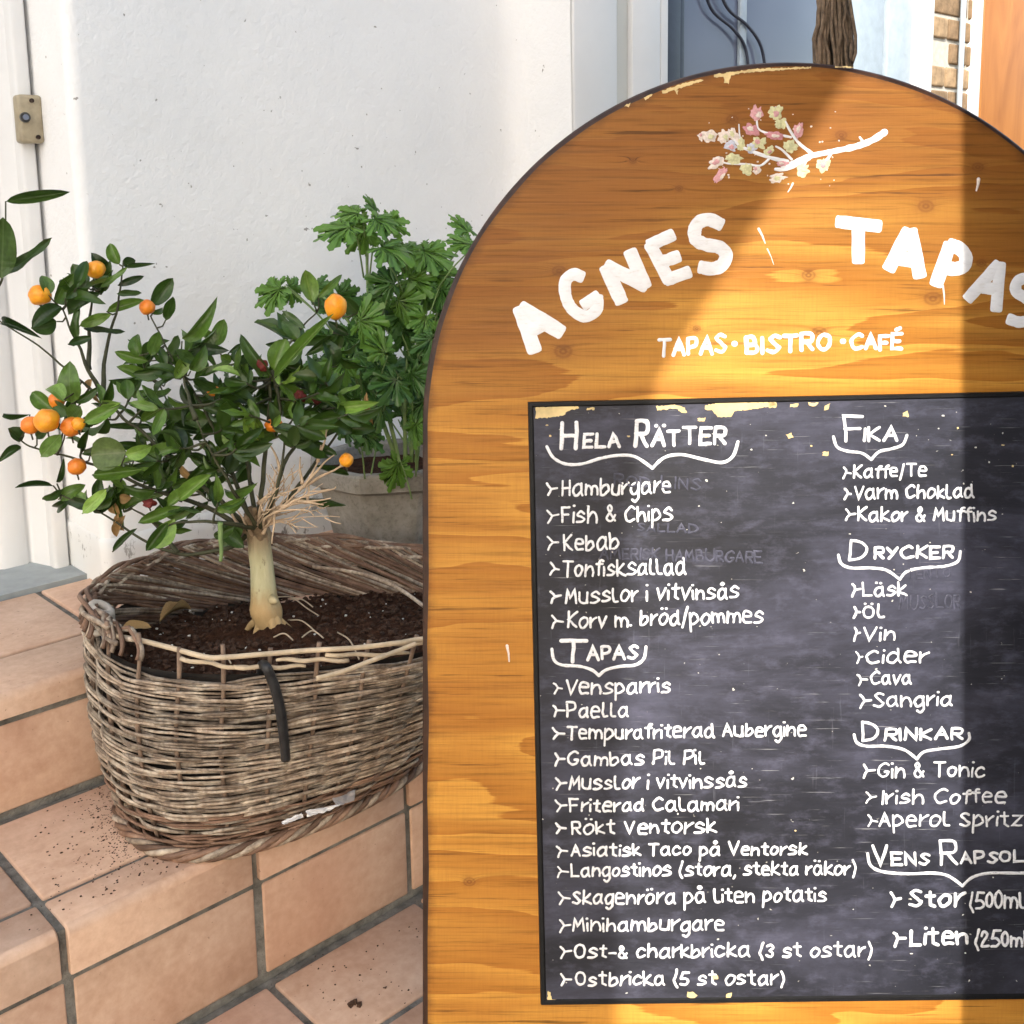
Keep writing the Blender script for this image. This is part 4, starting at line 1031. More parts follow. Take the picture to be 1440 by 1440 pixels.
# white plastic scraps caught in the weave
sc_ = empty('plastic_scrap', at(440, 1140, 1.415), 'torn white plastic scrap caught low in the wicker weave', 'plastic scrap')
def sheet(name, corners, dep, seed, mat):
    mb = MB(); a, b, c, d = [Vector(q).to_3d() for q in corners]; k1, k2 = 14, 7; vs = []
    for j in range(k2+1):
        for i in range(k1+1):
            f1, f2 = i/k1, j/k2; p = a.lerp(b, f1).lerp(d.lerp(c, f1), f2)
            n_ = mnoise.noise(Vector((f1*5, f2*3, seed))); vs.append(at(p.x+1.5*n_, p.y+1.5*mnoise.noise(Vector((f1*5, f2*4, seed+5))), dep(p.x)-.004*n_)-sc_.location)
    fs = [(j*(k1+1)+i, j*(k1+1)+i+1, (j+1)*(k1+1)+i+1, (j+1)*(k1+1)+i) for j in range(k2) for i in range(k1)]
    mb.add(vs, fs); link(name, mb.mesh(name, True), mat, sc_)
dep = lambda x: bdepth(x, 1140-(x-440)*.3)-.006
sheet('scrap_sheet', ((395, 1156), (424, 1143), (427, 1149), (399, 1160)), dep, 1, M['cloth_white'])
sheet('scrap_sheet', ((430, 1140), (482, 1130), (464, 1140), (432, 1149)), dep, 2, M['cloth_white'])
tp_ = NT('clear_plastic_film', .25, .6); tp_.base((.45, .45, .48)); tp_.b.inputs['Alpha'].default_value = .55
sheet('scrap_sheet', ((466, 1122), (500, 1110), (498, 1126), (474, 1134)), dep, 3, tp_.m)

# ------------------------------------------------------------ citrus tree
TD = 1.590
tb = on_soil(372, 888)
tree = empty('citrus_tree', tb, 'small calamondin orange tree with glossy leaves and orange fruit in the wicker basket', 'tree')
def T(px, py, d=0): return at(px, py, TD+d) - tb
# trunk
mb = MB(); P = [(386, 910, .0, 5), (382, 897, 0, 10), (377, 880, 0, 17), (374, 860, 0, 21), (371, 840, 0, 19), (369, 815, 0, 17), (367, 790, .0, 16.5), (365, 768, .0, 16.5), (364, 752, .0, 17.5), (361, 738, .0, 15), (360, 728, .0, 9)]
pp = catmull([T(x, y, d) for x, y, d, r_ in P], 5); rr_ = [v.x for v in catmull([(r_, 0, 0) for *_, r_ in P], 5)]
px2m = TD/FPX; nseg = 22; vs = []
for i, p in enumerate(pp):
    for k in range(nseg):
        a = 6.2832*k/nseg; r0 = rr_[i]*px2m*(1+.13*mnoise.noise(Vector((math.cos(a)*1.6, math.sin(a)*1.6, i*.16)))+.05*mnoise.noise(Vector((math.cos(a)*5, math.sin(a)*5, i*.07))))
        vs.append(p+RT*math.cos(a)*r0+Vector((W.x, W.y, 0)).normalized()*math.sin(a)*r0)
fs = [(i*nseg+k, i*nseg+(k+1) % nseg, (i+1)*nseg+(k+1) % nseg, (i+1)*nseg+k) for i in range(len(pp)-1) for k in range(nseg)]; fs.append(tuple((len(pp)-1)*nseg+k for k in range(nseg)))
mb.add(vs, fs); mb.tube([T(381, 843, -.010), T(385, 845, -.016), T(390, 846, -.018)], [.008, .0055, .003], 8)
for (x1, y1, d1, r1) in ((398, 897, -.012, .007), (360, 892, -.01, .006), (408, 885, .01, .005), (352, 880, .012, .006), (388, 905, -.02, .006)):
    mb.tube(catmull([T(375, 862, d1*.3), T((375+x1)/2, 872, d1*.6), T(x1, y1, d1), T(x1+(x1-375)*.4, y1+14, d1)], 4), [r1*1.6, r1*1.5, r1*1.4, r1*1.3, r1*1.2, r1*1.1, r1, r1*.9, r1*.8, r1*.7, r1*.6, r1*.5, r1*.4], 8)
link('trunk', mb.mesh('trunk', True), M['bark'], tree)
for k_, (x1, y1, d1, r1) in enumerate(((346, 722, -.02, .0052), (338, 735, .0, .0055), (352, 712, .01, .005), (366, 705, .02, .0045), (378, 715, .0, .0045), (388, 718, .02, .004), (345, 728, -.05, .005), (358, 715, -.03, .0045), (372, 722, -.03, .004), (330, 742, -.01, .004))):
    mb = MB(); pl_ = catmull([T(364+(k_ % 3-1)*5, 776, 0), T(363+(k_ % 4-1.5)*5, 752, d1*.3), T((362+x1)/2, (748+y1)/2+2, d1*.6), T(x1, y1, d1)], 5)
    mb.tube(pl_, [.0085+(r1*.75-.0085)*(i/(len(pl_)-1))**.8 for i in range(len(pl_))], 10); link('limb', mb.mesh('limb', True), M['limb_bark'], tree)
BR = []   # list of (polyline px+depth)
def branch(pts, r0, r1, mat='twig_green', name='branch', k=6, keep=True):
    P = [T(x, y, d) for x, y, d in pts]; c = catmull(P, k); n_ = len(c)
    c = [p+Vector((mnoise.noise(p*40), mnoise.noise(p*40+Vector((5, 0, 0))), mnoise.noise(p*40+Vector((0, 5, 0)))))*.0025*(i > 0) for i, p in enumerate(c)]
    mb = MB(); mb.tube(c, [r1+(r0*1.25-r1)*(1-i/(n_-1))**1.7 for i in range(n_)], 7); link(name, mb.mesh(name, True), M[mat], tree)
    if keep: 
        q = catmull([(x, y, d*1000) for x, y, d in pts], k); BR.extend([(v.x, v.y, v.z/1000, i/(n_-1)) for i, v in enumerate(q)])
for b in ([(350, 745, -.01), (310, 705, -.03), (240, 645, -.04), (190, 600, -.05), (145, 562, -.05), (85, 512, -.06), (40, 475, -.06), (-5, 450, -.06)],
          [(148, 565, -.05), (125, 520, -.06), (100, 465, -.07), (88, 435, -.07)], [(145, 560, -.05), (148, 500, -.03), (165, 430, -.03), (174, 372, -.03)], [(125, 520, -.05), (126, 450, -.03), (133, 390, -.03)],
          [(345, 745, .0), (290, 712, -.01), (220, 690, -.03), (150, 660, -.05), (90, 642, -.06), (42, 628, -.07), (28, 618, -.07)], [(355, 745, .01), (320, 770, -.03), (250, 778, -.05), (190, 752, -.06), (140, 720, -.06), (85, 695, -.07)],
          [(355, 740, .01), (325, 660, .01), (290, 580, .0), (245, 510, -.01), (212, 445, -.01)], [(362, 740, .02), (345, 640, .02), (325, 560, .02), (312, 500, .02)], [(368, 740, .0), (400, 655, .02), (440, 580, .03), (462, 500, .03), (474, 445, .03)],
          [(365, 740, .0), (372, 640, .0), (380, 560, -.02), (384, 520, -.02), (425, 460, -.02), (445, 440, -.02)], [(370, 742, .02), (430, 670, .05), (480, 600, .05), (495, 560, .05)], [(360, 740, -.03), (335, 700, -.06), (300, 640, -.09), (275, 590, -.10)],
          [(350, 742, .04), (300, 690, .08), (250, 600, .09), (225, 540, .09)], [(357, 742, -.03), (310, 735, -.09), (250, 735, -.11), (225, 750, -.11)], [(250, 778, -.05), (215, 735, -.05), (185, 715, -.05)], [(365, 742, -.02), (390, 690, -.05), (400, 630, -.06), (395, 600, -.06)],
          [(-5, 450, -.06), (-12, 432, -.08), (2, 392, -.09), (4, 385, -.09)], [(275, 590, -.1), (262, 545, -.08), (250, 500, -.06)], [(384, 520, -.02), (395, 580, -.02), (380, 600, -.03)]):
    branch(b, .0034, .0011)
for b in ([(362, 752, 0), (372, 735, -.02), (398, 712, -.04), (425, 685, -.06), (447, 650, -.06), (452, 625, -.06)], [(420, 690, -.06), (450, 658, -.06), (470, 640, -.05)], [(425, 685, -.06), (455, 668, -.05), (478, 655, -.05), (484, 645, -.05)], [(478, 655, -.05), (486, 654, -.05)],
          [(375, 735, -.03), (410, 705, -.06), (440, 695, -.06), (468, 688, -.06), (472, 684, -.06)], [(395, 712, -.05), (432, 705, -.06), (465, 702, -.06)], [(420, 704, -.06), (455, 710, -.06)], [(372, 742, -.02), (372, 730, -.05), (395, 718, -.06), (430, 718, -.06), (442, 728, -.06)],
          [(370, 750, -.02), (378, 730, -.03), (385, 715, -.03)], [(355, 752, -.02), (345, 735, -.05), (333, 718, -.06)], [(363, 708, -.03), (385, 690, -.05), (402, 672, -.05)], [(395, 665, -.05), (388, 640, -.05), (378, 622, -.05)], [(425, 680, -.06), (422, 660, -.06), (422, 642, -.06)],
          [(432, 708, -.05), (435, 690, -.05), (435, 678, -.05)], [(447, 650, -.06), (455, 625, -.06), (462, 592, -.06)], [(364, 750, 0), (366, 715, -.03), (378, 700, -.04), (410, 690, -.05), (450, 670, -.05)], [(340, 745, -.02), (325, 720, -.03), (322, 712, -.03)], [(386, 722, -.05), (384, 740, -.05), (382, 765, -.05)]):
    branch(b, .0023, .0009, 'twig_dead', 'dead_twig', keep=False)
for _ in range(19):
    a = rnd.uniform(-1.45, .10); l_ = rnd.uniform(40, 105); x0, y0, d0 = 366+rnd.uniform(-6, 10), 738+rnd.uniform(-8, 10), rnd.uniform(-.04, -.01); d1 = rnd.uniform(-.09, -.01)
    x1, y1 = x0+math.cos(a)*l_, y0+math.sin(a)*l_*1.05; bnd = rnd.uniform(-9, 9)
    branch([(x0, y0, d0), ((x0*2+x1)/3+bnd*.5, (y0*2+y1)/3-bnd*.4, (d0+d1)/2), ((x0+x1*2)/3-bnd*.3, (y0+y1*2)/3+bnd*.4, d1), (x1, y1, d1)], rnd.uniform(.0008, .0016), .0005, 'twig_dead', 'dead_twig', k=4, keep=False)
    for q_ in range(2):
        f_ = rnd.uniform(.45, .85); xa, ya = x0+(x1-x0)*f_, y0+(y1-y0)*f_; a3 = a+rnd.choice((-1, 1))*rnd.uniform(.4, .9); l3 = rnd.uniform(10, 28)
        branch([(xa, ya, d1), (xa+math.cos(a3)*l3*.5, ya+math.sin(a3)*l3*.5+1, d1-.004), (xa+math.cos(a3)*l3, ya+math.sin(a3)*l3, d1-.006)], .0010, .0006, 'twig_dead', 'dead_twig', k=3, keep=False)
branch([(310, 735, -.11), (309, 760, -.11), (310, 790, -.11)], .003, .0026, 'stem_green', 'cut_shoot', keep=False)

# leaf meshes: unit length along +Y, folded along the midrib and curled
def leaf_mesh(name, wid, fold, curl, mat, wave=0, shp=1.0):
    nl, vs, fs = 9, [], []
    for j in range(nl+1):
        t = j/nl; w_ = wid*.5*(math.sin(math.pi*t**(.88*shp)))**(.5 if mat == 'leaf_yellow' else .64) if 0 < t < 1 else 0.0
        yc = t; zc = -curl*(t-.35)**2
        for i in range(-2, 3):
            x = w_*i/2; vs.append((x, yc, zc+abs(i/2)*w_*fold+wave*.02*math.sin(t*11+i)*(abs(i) == 2)))
    for j in range(nl):
        for i in range(4): a = j*5+i; fs.append((a, a+1, a+6, a+5))
    me = bpy.data.meshes.new(name); me.from_pydata(vs, [], fs); me.update(); me.polygons.foreach_set('use_smooth', [True]*len(me.polygons)); me.materials.append(M[mat]); return me
LM = {}
for mt in ('leaf_dark', 'leaf_mid', 'leaf_light', 'leaf_yellow'):
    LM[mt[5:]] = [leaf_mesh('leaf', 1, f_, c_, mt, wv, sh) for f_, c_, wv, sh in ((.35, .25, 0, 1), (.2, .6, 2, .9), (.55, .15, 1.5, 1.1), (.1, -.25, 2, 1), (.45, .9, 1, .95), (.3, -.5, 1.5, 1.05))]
nleaf = 0; extra_leaves = MB()
def put_leaf(a, b, wid, tone, roll=0, tree_=tree, meshes=LM, name='leaf'):
    """a base, b tip in the tree's frame; wid metres"""
    global nleaf
    y = b-a; ln = y.length
    if ln < 1e-5: return
    y.normalize(); view = -(a+tree_.location-CAM).normalized(); n_ = view - y*view.dot(y); n_ = n_.normalized() if n_.length > .1 else y.orthogonal().normalized()
    n_.rotate(Matrix.Rotation(roll, 3, y)); x = y.cross(n_)
    me = rnd.choice(meshes[tone]); nleaf += 1
    mt = Matrix(((x.x*wid, y.x*ln, n_.x*ln, a.x), (x.y*wid, y.y*ln, n_.y*ln, a.y), (x.z*wid, y.z*ln, n_.z*ln, a.z), (0, 0, 0, 1)))
    if nleaf <= 296 or tree_ is not tree:
        o = bpy.data.objects.new(name, me); col.objects.link(o); o.parent = tree_; o.matrix_local = mt
    else:
        extra_leaves.add([mt @ v.co for v in me.vertices], [tuple(p.vertices) for p in me.polygons])
# leaves read off the photograph: base x,y, tip x,y, width px, tone
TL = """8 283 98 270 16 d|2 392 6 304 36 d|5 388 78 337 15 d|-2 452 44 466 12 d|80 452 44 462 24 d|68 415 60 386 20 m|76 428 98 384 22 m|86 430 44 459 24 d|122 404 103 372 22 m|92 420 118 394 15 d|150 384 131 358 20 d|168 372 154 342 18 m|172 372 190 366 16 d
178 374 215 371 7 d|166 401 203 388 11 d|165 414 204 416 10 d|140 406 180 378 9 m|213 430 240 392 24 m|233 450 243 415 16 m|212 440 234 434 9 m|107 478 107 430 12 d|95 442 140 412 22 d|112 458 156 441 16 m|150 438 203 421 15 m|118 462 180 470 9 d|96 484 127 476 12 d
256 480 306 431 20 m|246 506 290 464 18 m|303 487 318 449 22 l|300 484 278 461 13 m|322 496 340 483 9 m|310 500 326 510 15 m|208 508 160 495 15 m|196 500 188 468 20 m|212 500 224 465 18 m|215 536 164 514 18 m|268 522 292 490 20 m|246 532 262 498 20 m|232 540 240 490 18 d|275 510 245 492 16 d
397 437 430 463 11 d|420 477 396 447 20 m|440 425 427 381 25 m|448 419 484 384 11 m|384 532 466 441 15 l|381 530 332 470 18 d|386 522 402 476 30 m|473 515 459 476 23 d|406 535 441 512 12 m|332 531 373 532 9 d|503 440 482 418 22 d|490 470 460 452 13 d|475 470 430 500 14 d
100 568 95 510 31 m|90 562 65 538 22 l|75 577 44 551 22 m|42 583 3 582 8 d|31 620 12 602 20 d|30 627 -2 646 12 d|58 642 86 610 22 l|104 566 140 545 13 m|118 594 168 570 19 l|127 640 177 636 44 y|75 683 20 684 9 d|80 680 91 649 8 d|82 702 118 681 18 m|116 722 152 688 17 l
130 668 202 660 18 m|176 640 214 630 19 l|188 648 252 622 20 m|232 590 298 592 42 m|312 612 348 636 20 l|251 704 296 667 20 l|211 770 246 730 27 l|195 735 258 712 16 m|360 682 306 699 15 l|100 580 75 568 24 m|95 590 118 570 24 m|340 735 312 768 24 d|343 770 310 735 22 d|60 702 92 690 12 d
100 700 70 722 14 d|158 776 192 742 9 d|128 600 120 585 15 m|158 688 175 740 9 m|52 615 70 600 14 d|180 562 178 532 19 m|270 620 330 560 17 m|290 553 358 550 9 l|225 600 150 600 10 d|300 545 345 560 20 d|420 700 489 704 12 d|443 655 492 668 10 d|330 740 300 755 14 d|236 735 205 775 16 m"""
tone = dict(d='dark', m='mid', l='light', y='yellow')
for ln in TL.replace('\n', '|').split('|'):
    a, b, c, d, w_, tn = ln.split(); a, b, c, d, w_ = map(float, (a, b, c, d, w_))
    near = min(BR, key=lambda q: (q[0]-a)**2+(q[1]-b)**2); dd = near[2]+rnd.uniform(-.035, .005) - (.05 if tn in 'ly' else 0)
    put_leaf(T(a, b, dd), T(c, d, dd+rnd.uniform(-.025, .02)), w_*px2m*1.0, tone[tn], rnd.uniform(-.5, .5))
    if (near[0]-a)**2+(near[1]-b)**2 > 30:
        mbt = MB(); mbt.tube([T(near[0], near[1], near[2]), T((near[0]+a)/2+2, (near[1]+b)/2+3, (near[2]+dd)/2), T(a, b, dd)], [.0014, .0012, .001], 5)
        link('twig', mbt.mesh('twig', True), M['twig_green'], tree)
# filling twigs with alternate leaves inside the crown
regs = [((275, 565), (135, 75), 25), ((215, 690), (120, 58), 16), ((405, 570), (105, 60), 34), ((145, 420), (45, 35), 3), ((300, 650), (105, 58), 10), ((430, 520), (60, 55), 7), ((115, 590), (40, 50), 3), ((235, 500), (60, 35), 5)]
for (c_, rd_, cnt) in regs:
    for _ in range(cnt):
        a = rnd.uniform(0, 6.283); k_ = math.sqrt(rnd.random()); x, y = c_[0]+rd_[0]*k_*math.cos(a), c_[1]+rd_[1]*k_*math.sin(a); d = rnd.uniform(-.12, .12)
        if x < 300 and y > 760 or (x > 380 and y > 640): continue
        cand = [q for q in BR if q[1] > y-10 and q[3] > .15] or BR; near = min(cand, key=lambda q: (q[0]-x)**2+(q[1]-y)**2+(q[2]-d)**2*4e5)
        s0 = Vector(near[:3]); s1 = Vector((x, y, d)); mid = s0.lerp(s1, .5)+Vector((rnd.uniform(-6, 6), rnd.uniform(0, 8), 0)); pl = catmull([s0, mid, s1], 4)
        mbt = MB(); mbt.tube([T(*p) for p in pl], [.0022-.0011*i/(len(pl)-1) for i in range(len(pl))], 5); link('twig', mbt.mesh('twig', True), M['twig_green'], tree)
        dirn = (s1-mid); dirn = Vector((dirn.x, dirn.y)).normalized() if dirn.length > 1 else Vector((0, -1))
        for m_ in range(4):
            f_ = 1-m_*.2; b_ = mid.lerp(s1, f_); an = math.atan2(dirn.y, dirn.x)+(rnd.uniform(-.3, .3) if m_ == 0 else (1 if m_ % 2 else -1)*rnd.uniform(.5, 1.3))
            ln_ = rnd.uniform(26, 54); ex = Vector((b_.x+math.cos(an)*ln_, b_.y+math.sin(an)*ln_*.8, b_.z+rnd.uniform(-.03, .03)))
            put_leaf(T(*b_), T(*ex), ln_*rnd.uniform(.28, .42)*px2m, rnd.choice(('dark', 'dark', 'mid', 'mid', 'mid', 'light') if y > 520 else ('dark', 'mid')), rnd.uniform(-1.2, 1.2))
if extra_leaves.v:
    o = extra_leaves.build('leaf_mass', M['leaf_mid'], tree, True); o['kind'] = 'stuff'
for (x, y, a2, b2, w_) in ((128, 533, 123, 548, 10), (132, 548, 140, 568, 6), (158, 705, 166, 724, 14), (165, 722, 172, 748, 10), (175, 725, 160, 757, 12), (515, 552, 523, 598, 8), (255, 655, 270, 675, 10), (168, 702, 183, 700, 14)):
    me = leaf_mesh('dry_leaf', 1, .8, .8, 'dead_leaf', 1); y_ = T(a2, b2, -.05)-T(x, y, -.05); ln_ = y_.length; y_.normalize(); x_ = y_.cross(-W).normalized(); n_ = x_.cross(y_); a_ = T(x, y, -.05)
    o = link('dry_leaf', me, None, tree); o.matrix_local = Matrix(((x_.x*w_*px2m, y_.x*ln_, n_.x*ln_, a_.x), (x_.y*w_*px2m, y_.y*ln_, n_.y*ln_, a_.y), (x_.z*w_*px2m, y_.z*ln_, n_.z*ln_, a_.z), (0, 0, 0, 1)))
# fruit
for (x, y, r_, sq, mt, d) in ((56, 415, 14.5, .95, 'fruit', -.10), (134, 379, 13, .95, 'fruit', -.06), (207, 432, 10.5, 1, 'fruit_deep', -.05), (472, 431, 15, 1.2, 'fruit', -.05), (66, 591, 16, .98, 'fruit', -.12), (43, 598, 12.5, .95, 'fruit_deep', -.09), (100, 600, 14, .95, 'fruit_deep', -.10),
                          (110, 596, 9, 1, 'fruit', -.11), (80, 563, 11, 1, 'fruit_deep', -.06), (108, 656, 12, .93, 'fruit_deep', -.08), (300, 550, 9, .8, 'fruit_deep', -.02), (385, 598, 12.5, .72, 'fruit_deep', -.07), (487, 647, 9.5, 1, 'fruit', -.07), (369, 514, 7, 1.2, 'fruit_dead', -.05), (422, 558, 8, 1.1, 'fruit_dead', -.03), (446, 562, 6, 1, 'fruit_dead', 0), (210, 708, 8, .8, 'fruit_dead', -.06)):
    mb = MB(); mb.blob((0, 0, 0), r_*px2m, x, .07 if 'dead' not in mt else .35, 3, (1, 1, sq)); c_ = T(x, y, d); fr = link('fruit', mb.mesh('fruit', True), M[mt], tree, c_)
    mb = MB(); mb.tube([(0, 0, -r_*px2m*sq*.92), (.0, 0, -r_*px2m*sq*1.08)], [.0022, .0012], 7); mb.tube([(0, 0, -r_*px2m*sq*1.05), (.002, .002, -r_*px2m*sq*1.7)], [.0012, .0012], 5); link('stalk', mb.mesh('stalk', True), M['twig_green'], fr)

# dry leaves lying on the soil
for (x0, y0, x1, y1, w_, lb) in ((285, 838, 300, 855, 16, 'yellow dry leaf on the soil near the back rim'), (180, 895, 202, 903, 26, 'pale dry leaf at the left inside of the basket'), (235, 880, 258, 868, 14, 'narrow yellowed dry leaf beside the larger dry leaf'),
                             (505, 806, 518, 795, 12, 'brown folded dry leaf on the soil right of the trunk')):
    a = on_soil(x0-10, y0+5)+Vector((0, 0, .014)); b = on_soil(x1+12, y1-8)+Vector((0, 0, .018)) 
    if x0 == 505: a = on_soil(414, 832)+Vector((0, 0, .004)); b = on_soil(430, 822)+Vector((0, 0, .022))
    me = leaf_mesh('dry_leaf', 1, .25, .3, 'dead_leaf', 1); y_ = b-a; ln_ = y_.length; y_.normalize(); x_ = y_.cross(Vector((0, 0, 1))-W*.2).normalized(); n_ = x_.cross(y_)
    o = link('fallen_leaf', me, None, None); ww = w_*px2m
    o.matrix_world = Matrix(((x_.x*ww, y_.x*ln_, n_.x*ln_, a.x), (x_.y*ww, y_.y*ln_, n_.y*ln_, a.y), (x_.z*ww, y_.z*ln_, n_.z*ln_, a.z), (0, 0, 0, 1))); tag(o, lb, 'dry leaf', 'dry leaves on the basket soil')

# ------------------------------------------------------------ concrete planter with geranium
PCx, PCy = 1.215, 1.625
pl = empty('concrete_planter', (PCx, PCy, ZL), 'grey weathered octagonal concrete planter behind the basket', 'planter')
def octa(r_, z, rot): return [(r_*math.cos(R(rot+45*k)), r_*math.sin(R(rot+45*k)), z) for k in range(8)]
HP = .178; rot0 = 236-180+22.5-1.0
ringsP = [(.100, 0), (.102, .002), (.135, HP-.042), (.136, HP-.040), (.152, HP-.032), (.154, HP-.004), (.151, HP), (.132, HP), (.128, HP-.004), (.122, HP-.05)]
def oct_mesh(name, rg, cap0, cap1):
    mb = MB(); vs = []
    for (r_, z) in rg:
        o8 = octa(r_, z, rot0)
        for k in range(8):
            a, b = Vector(o8[k]), Vector(o8[(k+1) % 8])
            for f_ in (.04, .35, .65, .96):
                p = a.lerp(b, f_); vs.append((p.x+.0012*mnoise.noise(p*40), p.y+.0012*mnoise.noise(p*40+Vector((3, 3, 3))), p.z+.0015*mnoise.noise(p*30)))
    n_ = 32; fs = [(j*n_+i, j*n_+(i+1) % n_, (j+1)*n_+(i+1) % n_, (j+1)*n_+i) for j in range(len(rg)-1) for i in range(n_)]
    if cap0: fs.append(tuple(range(n_-1, -1, -1)))
    if cap1: fs.append(tuple((len(rg)-1)*n_+i for i in range(n_)))
    mb.add(vs, fs); return mb.mesh(name)
link('pot_body', oct_mesh('pot_body', ringsP[:4], True, False), M['concrete'], pl); link('pot_rim', oct_mesh('pot_rim', ringsP[3:], False, False), M['concrete'], pl)
mb = MB(); k_ = 40; vs = [(0, 0, HP-.025)]
for rg in range(1, 9):
    for i in range(k_):
        a = 6.2832*i/k_; r_ = .123*rg/8; vs.append((r_*math.cos(a), r_*math.sin(a), HP-.028+.006*mnoise.fractal(Vector((r_*math.cos(a)*40, r_*math.sin(a)*40, 2)), 1, 2, 4)))
fs = [(0, 1+i, 1+(i+1) % k_) for i in range(k_)]+[(1+(g_-1)*k_+i, 1+g_*k_+i, 1+g_*k_+(i+1) % k_, 1+(g_-1)*k_+(i+1) % k_) for g_ in range(1, 8) for i in range(k_)]
mb.add(vs, fs); tag(mb.build('planter_soil', M['soil'], None, True, (PCx, PCy, ZL)), 'dark soil in the concrete planter', 'soil', kind='stuff')
gb = Vector((PCx, PCy, ZL+HP-.03)); ger = empty('geranium', gb, 'scented geranium with deeply cut bright green leaves in the concrete planter', 'plant')
def ger_mesh(seed, mat):
    q = random.Random(seed); out = []; lobes = [(-2.15, .50), (-1.25, .78), (-.62, .93), (0, 1.0), (.62, .93), (1.25, .78), (2.15, .50)]
    pts = [(0.0, -.02)]
    for li, (a, ln_) in enumerate(lobes):
        ln_ *= q.uniform(.9, 1.08); dx, dy = math.sin(a), math.cos(a); nx_, ny_ = dy, -dx; w_ = .15
        sub = [(.42, -.10), (.55, -.22), (.64, -.13), (.78, -.20), (.84, -.08), (.95, -.09), (1.0, 0), (.94, .10), (.83, .08), (.77, .20), (.63, .13), (.54, .22), (.42, .10)]
        for (l_, s_) in sub: 
            l2, s2 = l_*ln_+q.uniform(-.012, .012), s_*ln_*1.15; pts.append((dx*l2+nx_*s2*1.0, dy*l2+ny_*s2))
        if li < 6:
            am = (a+lobes[li+1][0])/2; pts.append((math.sin(am)*.40, math.cos(am)*.40))
    # order each lobe so the outline runs the same way round
    vs = []
    base = Vector((0, 0, 0)); k_ = len(pts)
    def zf(x, y): r_ = math.hypot(x, y); return -.32*r_*r_*.6 + .05*math.sin(6*math.atan2(x, y)+seed)*r_ + .02*math.sin(x*20+seed)
    vs.append((0, .12, 0)); 
    mids = [((x)*.5, .12*.5+y*.5) for x, y in pts]
    for x, y in mids: vs.append((x, y+.15, zf(x, y)+.03*(1)))
    for x, y in pts: vs.append((x, y+.15, zf(x, y)))
    fs = [(0, 1+i, 1+i+1) for i in range(k_-1)] + [(1+i, 1+k_+i, 1+k_+i+1, 1+i+1) for i in range(k_-1)]
    me = bpy.data.meshes.new('leaf'); me.from_pydata(vs, [], fs); me.update(); me.polygons.foreach_set('use_smooth', [True]*len(me.polygons)); me.materials.append(M[mat]); return me
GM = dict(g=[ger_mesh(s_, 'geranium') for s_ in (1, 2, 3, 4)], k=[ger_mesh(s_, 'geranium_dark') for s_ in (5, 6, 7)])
GD = 1.93
def GT(px, py, d=0): return at(px, py, GD+d)-gb
gp = GD/FPX
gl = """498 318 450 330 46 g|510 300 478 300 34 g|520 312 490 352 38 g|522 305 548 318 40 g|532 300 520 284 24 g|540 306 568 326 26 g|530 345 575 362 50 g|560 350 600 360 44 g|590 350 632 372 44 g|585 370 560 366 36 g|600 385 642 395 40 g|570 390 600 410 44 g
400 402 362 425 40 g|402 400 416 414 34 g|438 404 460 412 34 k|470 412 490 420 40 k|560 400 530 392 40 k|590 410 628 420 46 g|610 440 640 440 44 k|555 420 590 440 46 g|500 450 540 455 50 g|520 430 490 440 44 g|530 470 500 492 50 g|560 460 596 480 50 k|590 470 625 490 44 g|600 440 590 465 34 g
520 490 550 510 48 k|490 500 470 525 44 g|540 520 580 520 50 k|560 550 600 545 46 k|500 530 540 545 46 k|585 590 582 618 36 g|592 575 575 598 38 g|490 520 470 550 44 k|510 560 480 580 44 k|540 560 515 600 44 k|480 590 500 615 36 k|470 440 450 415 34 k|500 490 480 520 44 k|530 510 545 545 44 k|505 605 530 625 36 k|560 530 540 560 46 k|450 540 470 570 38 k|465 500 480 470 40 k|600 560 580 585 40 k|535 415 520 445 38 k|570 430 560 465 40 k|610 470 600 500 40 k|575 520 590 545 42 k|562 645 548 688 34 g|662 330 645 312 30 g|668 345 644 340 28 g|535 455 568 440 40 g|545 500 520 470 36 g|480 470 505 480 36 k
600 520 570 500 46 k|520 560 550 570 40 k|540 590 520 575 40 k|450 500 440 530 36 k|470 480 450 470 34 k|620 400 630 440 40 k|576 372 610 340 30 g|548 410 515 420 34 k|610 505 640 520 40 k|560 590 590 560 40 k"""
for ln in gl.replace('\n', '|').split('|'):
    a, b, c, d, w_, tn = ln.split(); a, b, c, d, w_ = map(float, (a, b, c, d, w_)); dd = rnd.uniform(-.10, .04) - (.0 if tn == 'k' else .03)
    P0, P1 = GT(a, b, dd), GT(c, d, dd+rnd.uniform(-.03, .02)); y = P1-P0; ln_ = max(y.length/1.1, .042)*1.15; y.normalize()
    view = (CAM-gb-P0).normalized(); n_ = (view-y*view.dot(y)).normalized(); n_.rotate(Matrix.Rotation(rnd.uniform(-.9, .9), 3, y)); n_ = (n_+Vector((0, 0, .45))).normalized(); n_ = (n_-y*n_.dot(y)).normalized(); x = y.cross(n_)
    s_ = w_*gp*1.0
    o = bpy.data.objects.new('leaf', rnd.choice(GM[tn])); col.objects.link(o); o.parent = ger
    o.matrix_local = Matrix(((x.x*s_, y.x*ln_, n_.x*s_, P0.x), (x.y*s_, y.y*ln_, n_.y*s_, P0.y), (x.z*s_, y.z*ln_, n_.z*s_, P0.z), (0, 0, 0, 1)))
    # leaf stalk down towards the main stems
    sx = 516 if c < 545 else 585; ty = b+rnd.uniform(45, 95)
    st = catmull([P0, GT((a*.6+sx*.4), b+.45*(ty-b), dd*.8), GT(a*.25+sx*.75, ty, dd*.3)], 4)
    mb = MB(); mb.tube(st, [.0011+.0003*i/4 for i in range(len(st))], 5); link('leaf_stalk', mb.mesh('leaf_stalk', True), M['stem_green'], ger)
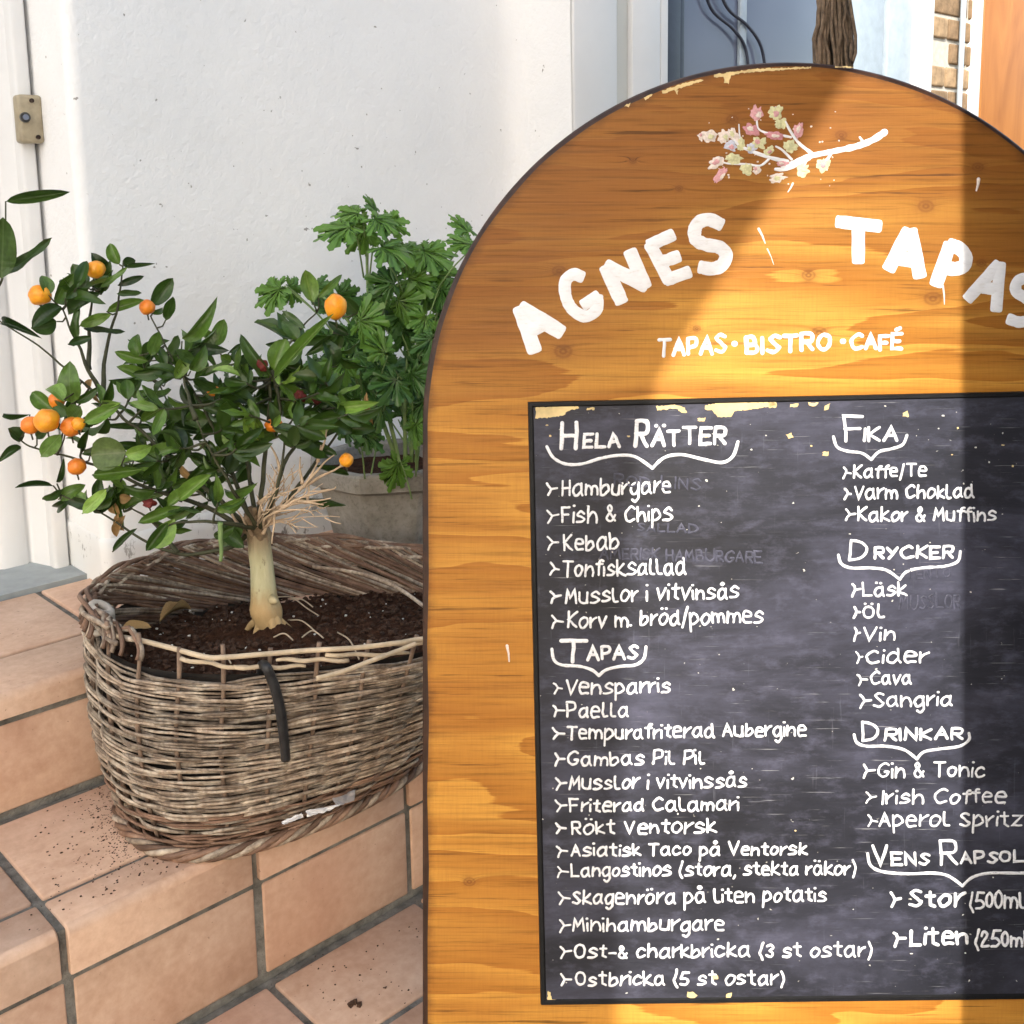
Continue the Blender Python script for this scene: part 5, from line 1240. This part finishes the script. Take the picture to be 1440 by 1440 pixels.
for pts in (((515, 318), (517, 400), (520, 480), (535, 580), (560, 650)), ((572, 400), (575, 470), (570, 560), (570, 650)), ((620, 420), (600, 500), (585, 580), (578, 650)), ((522, 450), (545, 395), (558, 362)), ((665, 350), (640, 440), (600, 560), (585, 650)), ((440, 408), (480, 440), (520, 500), (550, 600), (562, 655))):
    mb = MB(); c_ = catmull([GT(x, y, -.01) for x, y in pts], 6); mb.tube(c_, [.0022+.002*i/len(c_) for i in range(len(c_))], 7); link('stem', mb.mesh('stem', True), M['stem_green'], ger)

# ------------------------------------------------------------ added, unseen shade casters: a canvas sail and a timber screen
Hh = Vector((0, 0, 1)).cross(SUN).normalized(); Vv = SUN.cross(Hh)
poly = [(-.022, -.8), (-.020, .6), (-.010, 1.05), (.02, 1.165), (.21, 1.452), (.33, 1.64), (.50, 2.0), (.50, 3.45), (-1.9, 3.45), (-1.9, -.8)]  # sail outline drawn to give the wanted shadow edge
sail = empty('added_shade_sail', Hh*-.7+Vv*1.3+SUN*2.3, 'added white canvas sail, out of view, shading the board and steps', 'shade sail')
mb = MB(); n_ = len(poly); fr_ = [Hh*a+Vv*b+SUN*2.3-sail.location for a, b in poly]; bk = [p+SUN*.003 for p in fr_]
mb.add(fr_+bk, [tuple(range(n_)), tuple(reversed(range(n_, 2*n_)))]+[(i, i+n_, (i+1) % n_+n_, (i+1) % n_) for i in range(n_)]); link('canvas', mb.mesh('canvas'), M['sail'], sail)
for (a, b) in ((.50, 3.45), (-1.9, 3.45), (-1.9, -.8), (-.3, -.8)):
    p = Hh*a+Vv*b+SUN*2.33-sail.location; mb = MB(); mb.tube([p, Vector((p.x, p.y, ZG-sail.location.z))], .03, 12); link('mast', mb.mesh('mast', True), M['post'], sail)
pe = CAM+ray(1352, 800)*SD+SUN*1.24  # added screen's edge set on the sun ray to shade the board's right strip
ZH = 1.88
post = empty('added_timber_screen', (pe.x, pe.y, ZG), 'added, out-of-view dark brown timber porch screen with a flat board roof facing the steps', 'blocker')
rot_ = Matrix.Rotation(math.atan2(RT.y, RT.x), 3, 'Z'); post.rotation_euler = rot_.to_euler()
for k_ in range(20): link('board', bevelled_box('board', .002+k_*.115, .115+k_*.115, -.02, .02, 0, ZH-ZG, .003), M['post'], post)
e0 = Vector((0, .021, ZH-ZG)); bk_ = (rot_.inverted() @ Vector((-SUN.x, -SUN.y, 0)))  # roof added to keep sky light off that strip
for k_ in range(14):
    a, b = e0+bk_*(.122*k_), e0+bk_*(.122*k_+.117)
    h4 = [a+Vector((.004, 0, 0)), a+Vector((2.30, 0, 0)), b+Vector((2.30, 0, 0)), b+Vector((.004, 0, 0))]
    mb = MB(); mb.add(h4+[p+Vector((0, 0, .02)) for p in h4], [(3, 2, 1, 0), (4, 5, 6, 7), (0, 1, 5, 4), (1, 2, 6, 5), (2, 3, 7, 6), (3, 0, 4, 7)]); link('roof_board', mb.mesh('roof_board'), M['post'], post)
far_ = e0+bk_*1.70
for x_ in (1.2, 2.24):
    q_ = far_+Vector((x_, 0, 0)); link('post', bevelled_box('post', q_.x-.04, q_.x+.04, q_.y-.04, q_.y+.04, 0, ZH-ZG-.001, .004), M['post'], post)
